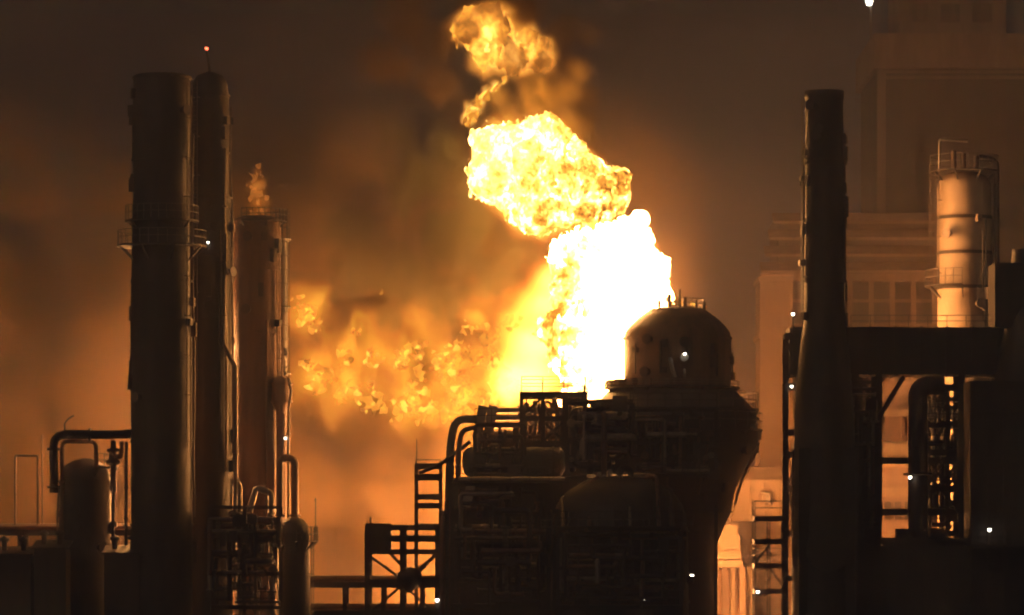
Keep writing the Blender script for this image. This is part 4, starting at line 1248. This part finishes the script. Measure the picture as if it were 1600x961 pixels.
fire_mesh('pool_fire', 'pool fire burning behind the broad tall stack', [(262, 540, 20), (262, 600, 23), (262, 660, 25), (258, 720, 26), (256, 790, 26), (256, 870, 26)], 309, .3, .3, 2.2, fill_fire_heat, 148)  # hidden emitter added for the glow in the smoke at far left
fire_volume('fire_bed_gas', 'patchy orange burning gas low in the smoke', [(480, 490, 34), (490, 590, 40), (560, 600, 46), (560, 540, 40), (620, 560, 46), (640, 620, 50), (700, 570, 54), (720, 620, 50), (780, 580, 56), (800, 520, 50), (830, 560, 56), (840, 480, 46), (740, 500, 40), (660, 500, 34)], 313.5, 0.35, 1.5, 3.0, 77, soft=2.4, off=.45, mat=M_GAS_AND_GLOW, gain=.68)
# ------------------------------------------------------------------ smoke
def smoke_material(name, color, density, aniso=0.3):
    m, n, l = new_mat(name)
    out = n.new('ShaderNodeOutputMaterial')
    pv = n.new('ShaderNodeVolumePrincipled')
    pv.inputs['Color'].default_value = (*color, 1)
    pv.inputs['Density'].default_value = density
    pv.inputs['Density Attribute'].default_value = 'density'
    pv.inputs['Anisotropy'].default_value = aniso
    l.new(pv.outputs[0], out.inputs['Volume'])
    return m
M_SMOKE = smoke_material('smoke', (0.84, 0.53, 0.24), 1.0)
def bank(P):
    px = 800 + P[..., 0] / P[..., 1] * FPX
    py = HORIZON - (P[..., 2] - CAM_Z) / P[..., 1] * FPX
    wp = np.stack([fbm(P, 205 + 9 * q, 14.0, 3) - 0.5 for q in range(3)], -1) * 16
    Q = P + wp
    n = fbm(Q, 5, 13.0, 6, 0.58)
    n2 = 1 - fbm(Q + 50, 15, 7.0, 5, 0.6, billow=True)
    m = 0.6 * n + 0.4 * n2
    c = np.clip((m - 0.47) / 0.2, 0, 1)
    c = c * c * (3 - 2 * c)
    edge = (m - 0.55) * 900
    low = np.clip((py + edge - 210) / 280, 0.02, 1)      # the smoke thins out high up
    side = np.clip((1120 - px) / 260, 0.04, 1)
    return (0.016 + 0.24 * c) * side * low * np.clip((py - 150) / 350, .6, 1.05)
volume_thing('smoke_bank', 'brown smoke bank lit orange by the fire behind the units', (-62, 317, 0), (58, 358, 72), 0.75, bank, M_SMOKE)

M_PLUME = smoke_material('plume_smoke', (0.50, 0.31, 0.15), 1.0)
PL, PLO, PHI = fire_setup([(900, 195, 34), (885, 150, 40), (850, 165, 36), (895, 100, 36), (880, 55, 40), (840, 130, 30), (820, 20, 46), (760, -10, 50), (690, 60, 40), (690, 130, 36), (915, 60, 26), (920, 150, 24), (640, 20, 50), (600, 90, 40)], DF + 1.5, 1.1)
volume_thing('smoke_plume', 'brown smoke curling round the torn puff above the fireball', PLO, PHI, 0.4,
             lambda P: 0.9 * np.clip((fire_field(P, PL, 0.85, 3.0, 91, .66) + .05) / .9, 0, 1), M_PLUME)
M_DARK = smoke_material('dark_smoke', (0.34, 0.29, 0.15), 1.0)
DK, DLO, DHI = fire_setup([(640, 420, 60), (700, 370, 66), (765, 440, 56), (690, 470, 50), (800, 400, 36), (560, 430, 56), (600, 500, 36), (730, 310, 56), (540, 350, 50), (650, 290, 56), (700, 230, 44), (600, 220, 44)], 309.5, 1.0)
volume_thing('dark_smoke', 'olive-dark smoke rolling beside the white flame', DLO, DHI, 0.5,
             lambda P: 0.42 * np.clip((fire_field(P, DK, 1.0, 4.2, 131, .66) - .08) / .7, 0, 1), M_DARK)
hz = bpy.data.meshes.new('haze')
lo, hi = (-400, -30, -1), (400, 1200, 130)
vs = [(x, y, z) for x in (lo[0], hi[0]) for y in (lo[1], hi[1]) for z in (lo[2], hi[2])]
hz.from_pydata(vs, [], [(0, 1, 3, 2), (4, 6, 7, 5), (0, 4, 5, 1), (2, 3, 7, 6), (0, 2, 6, 4), (1, 5, 7, 3)])
m, n, l = new_mat('haze')
out = n.new('ShaderNodeOutputMaterial'); pv = n.new('ShaderNodeVolumePrincipled')
pv.inputs['Color'].default_value = (0.58, 0.60, 0.78, 1); pv.inputs['Density'].default_value = 0.0017
l.new(pv.outputs[0], out.inputs['Volume'])
hz.materials.append(m)
ho = bpy.data.objects.new('haze', hz); col.objects.link(ho); tag(ho, 'thin brown haze over the whole plant', 'haze', kind='stuff')
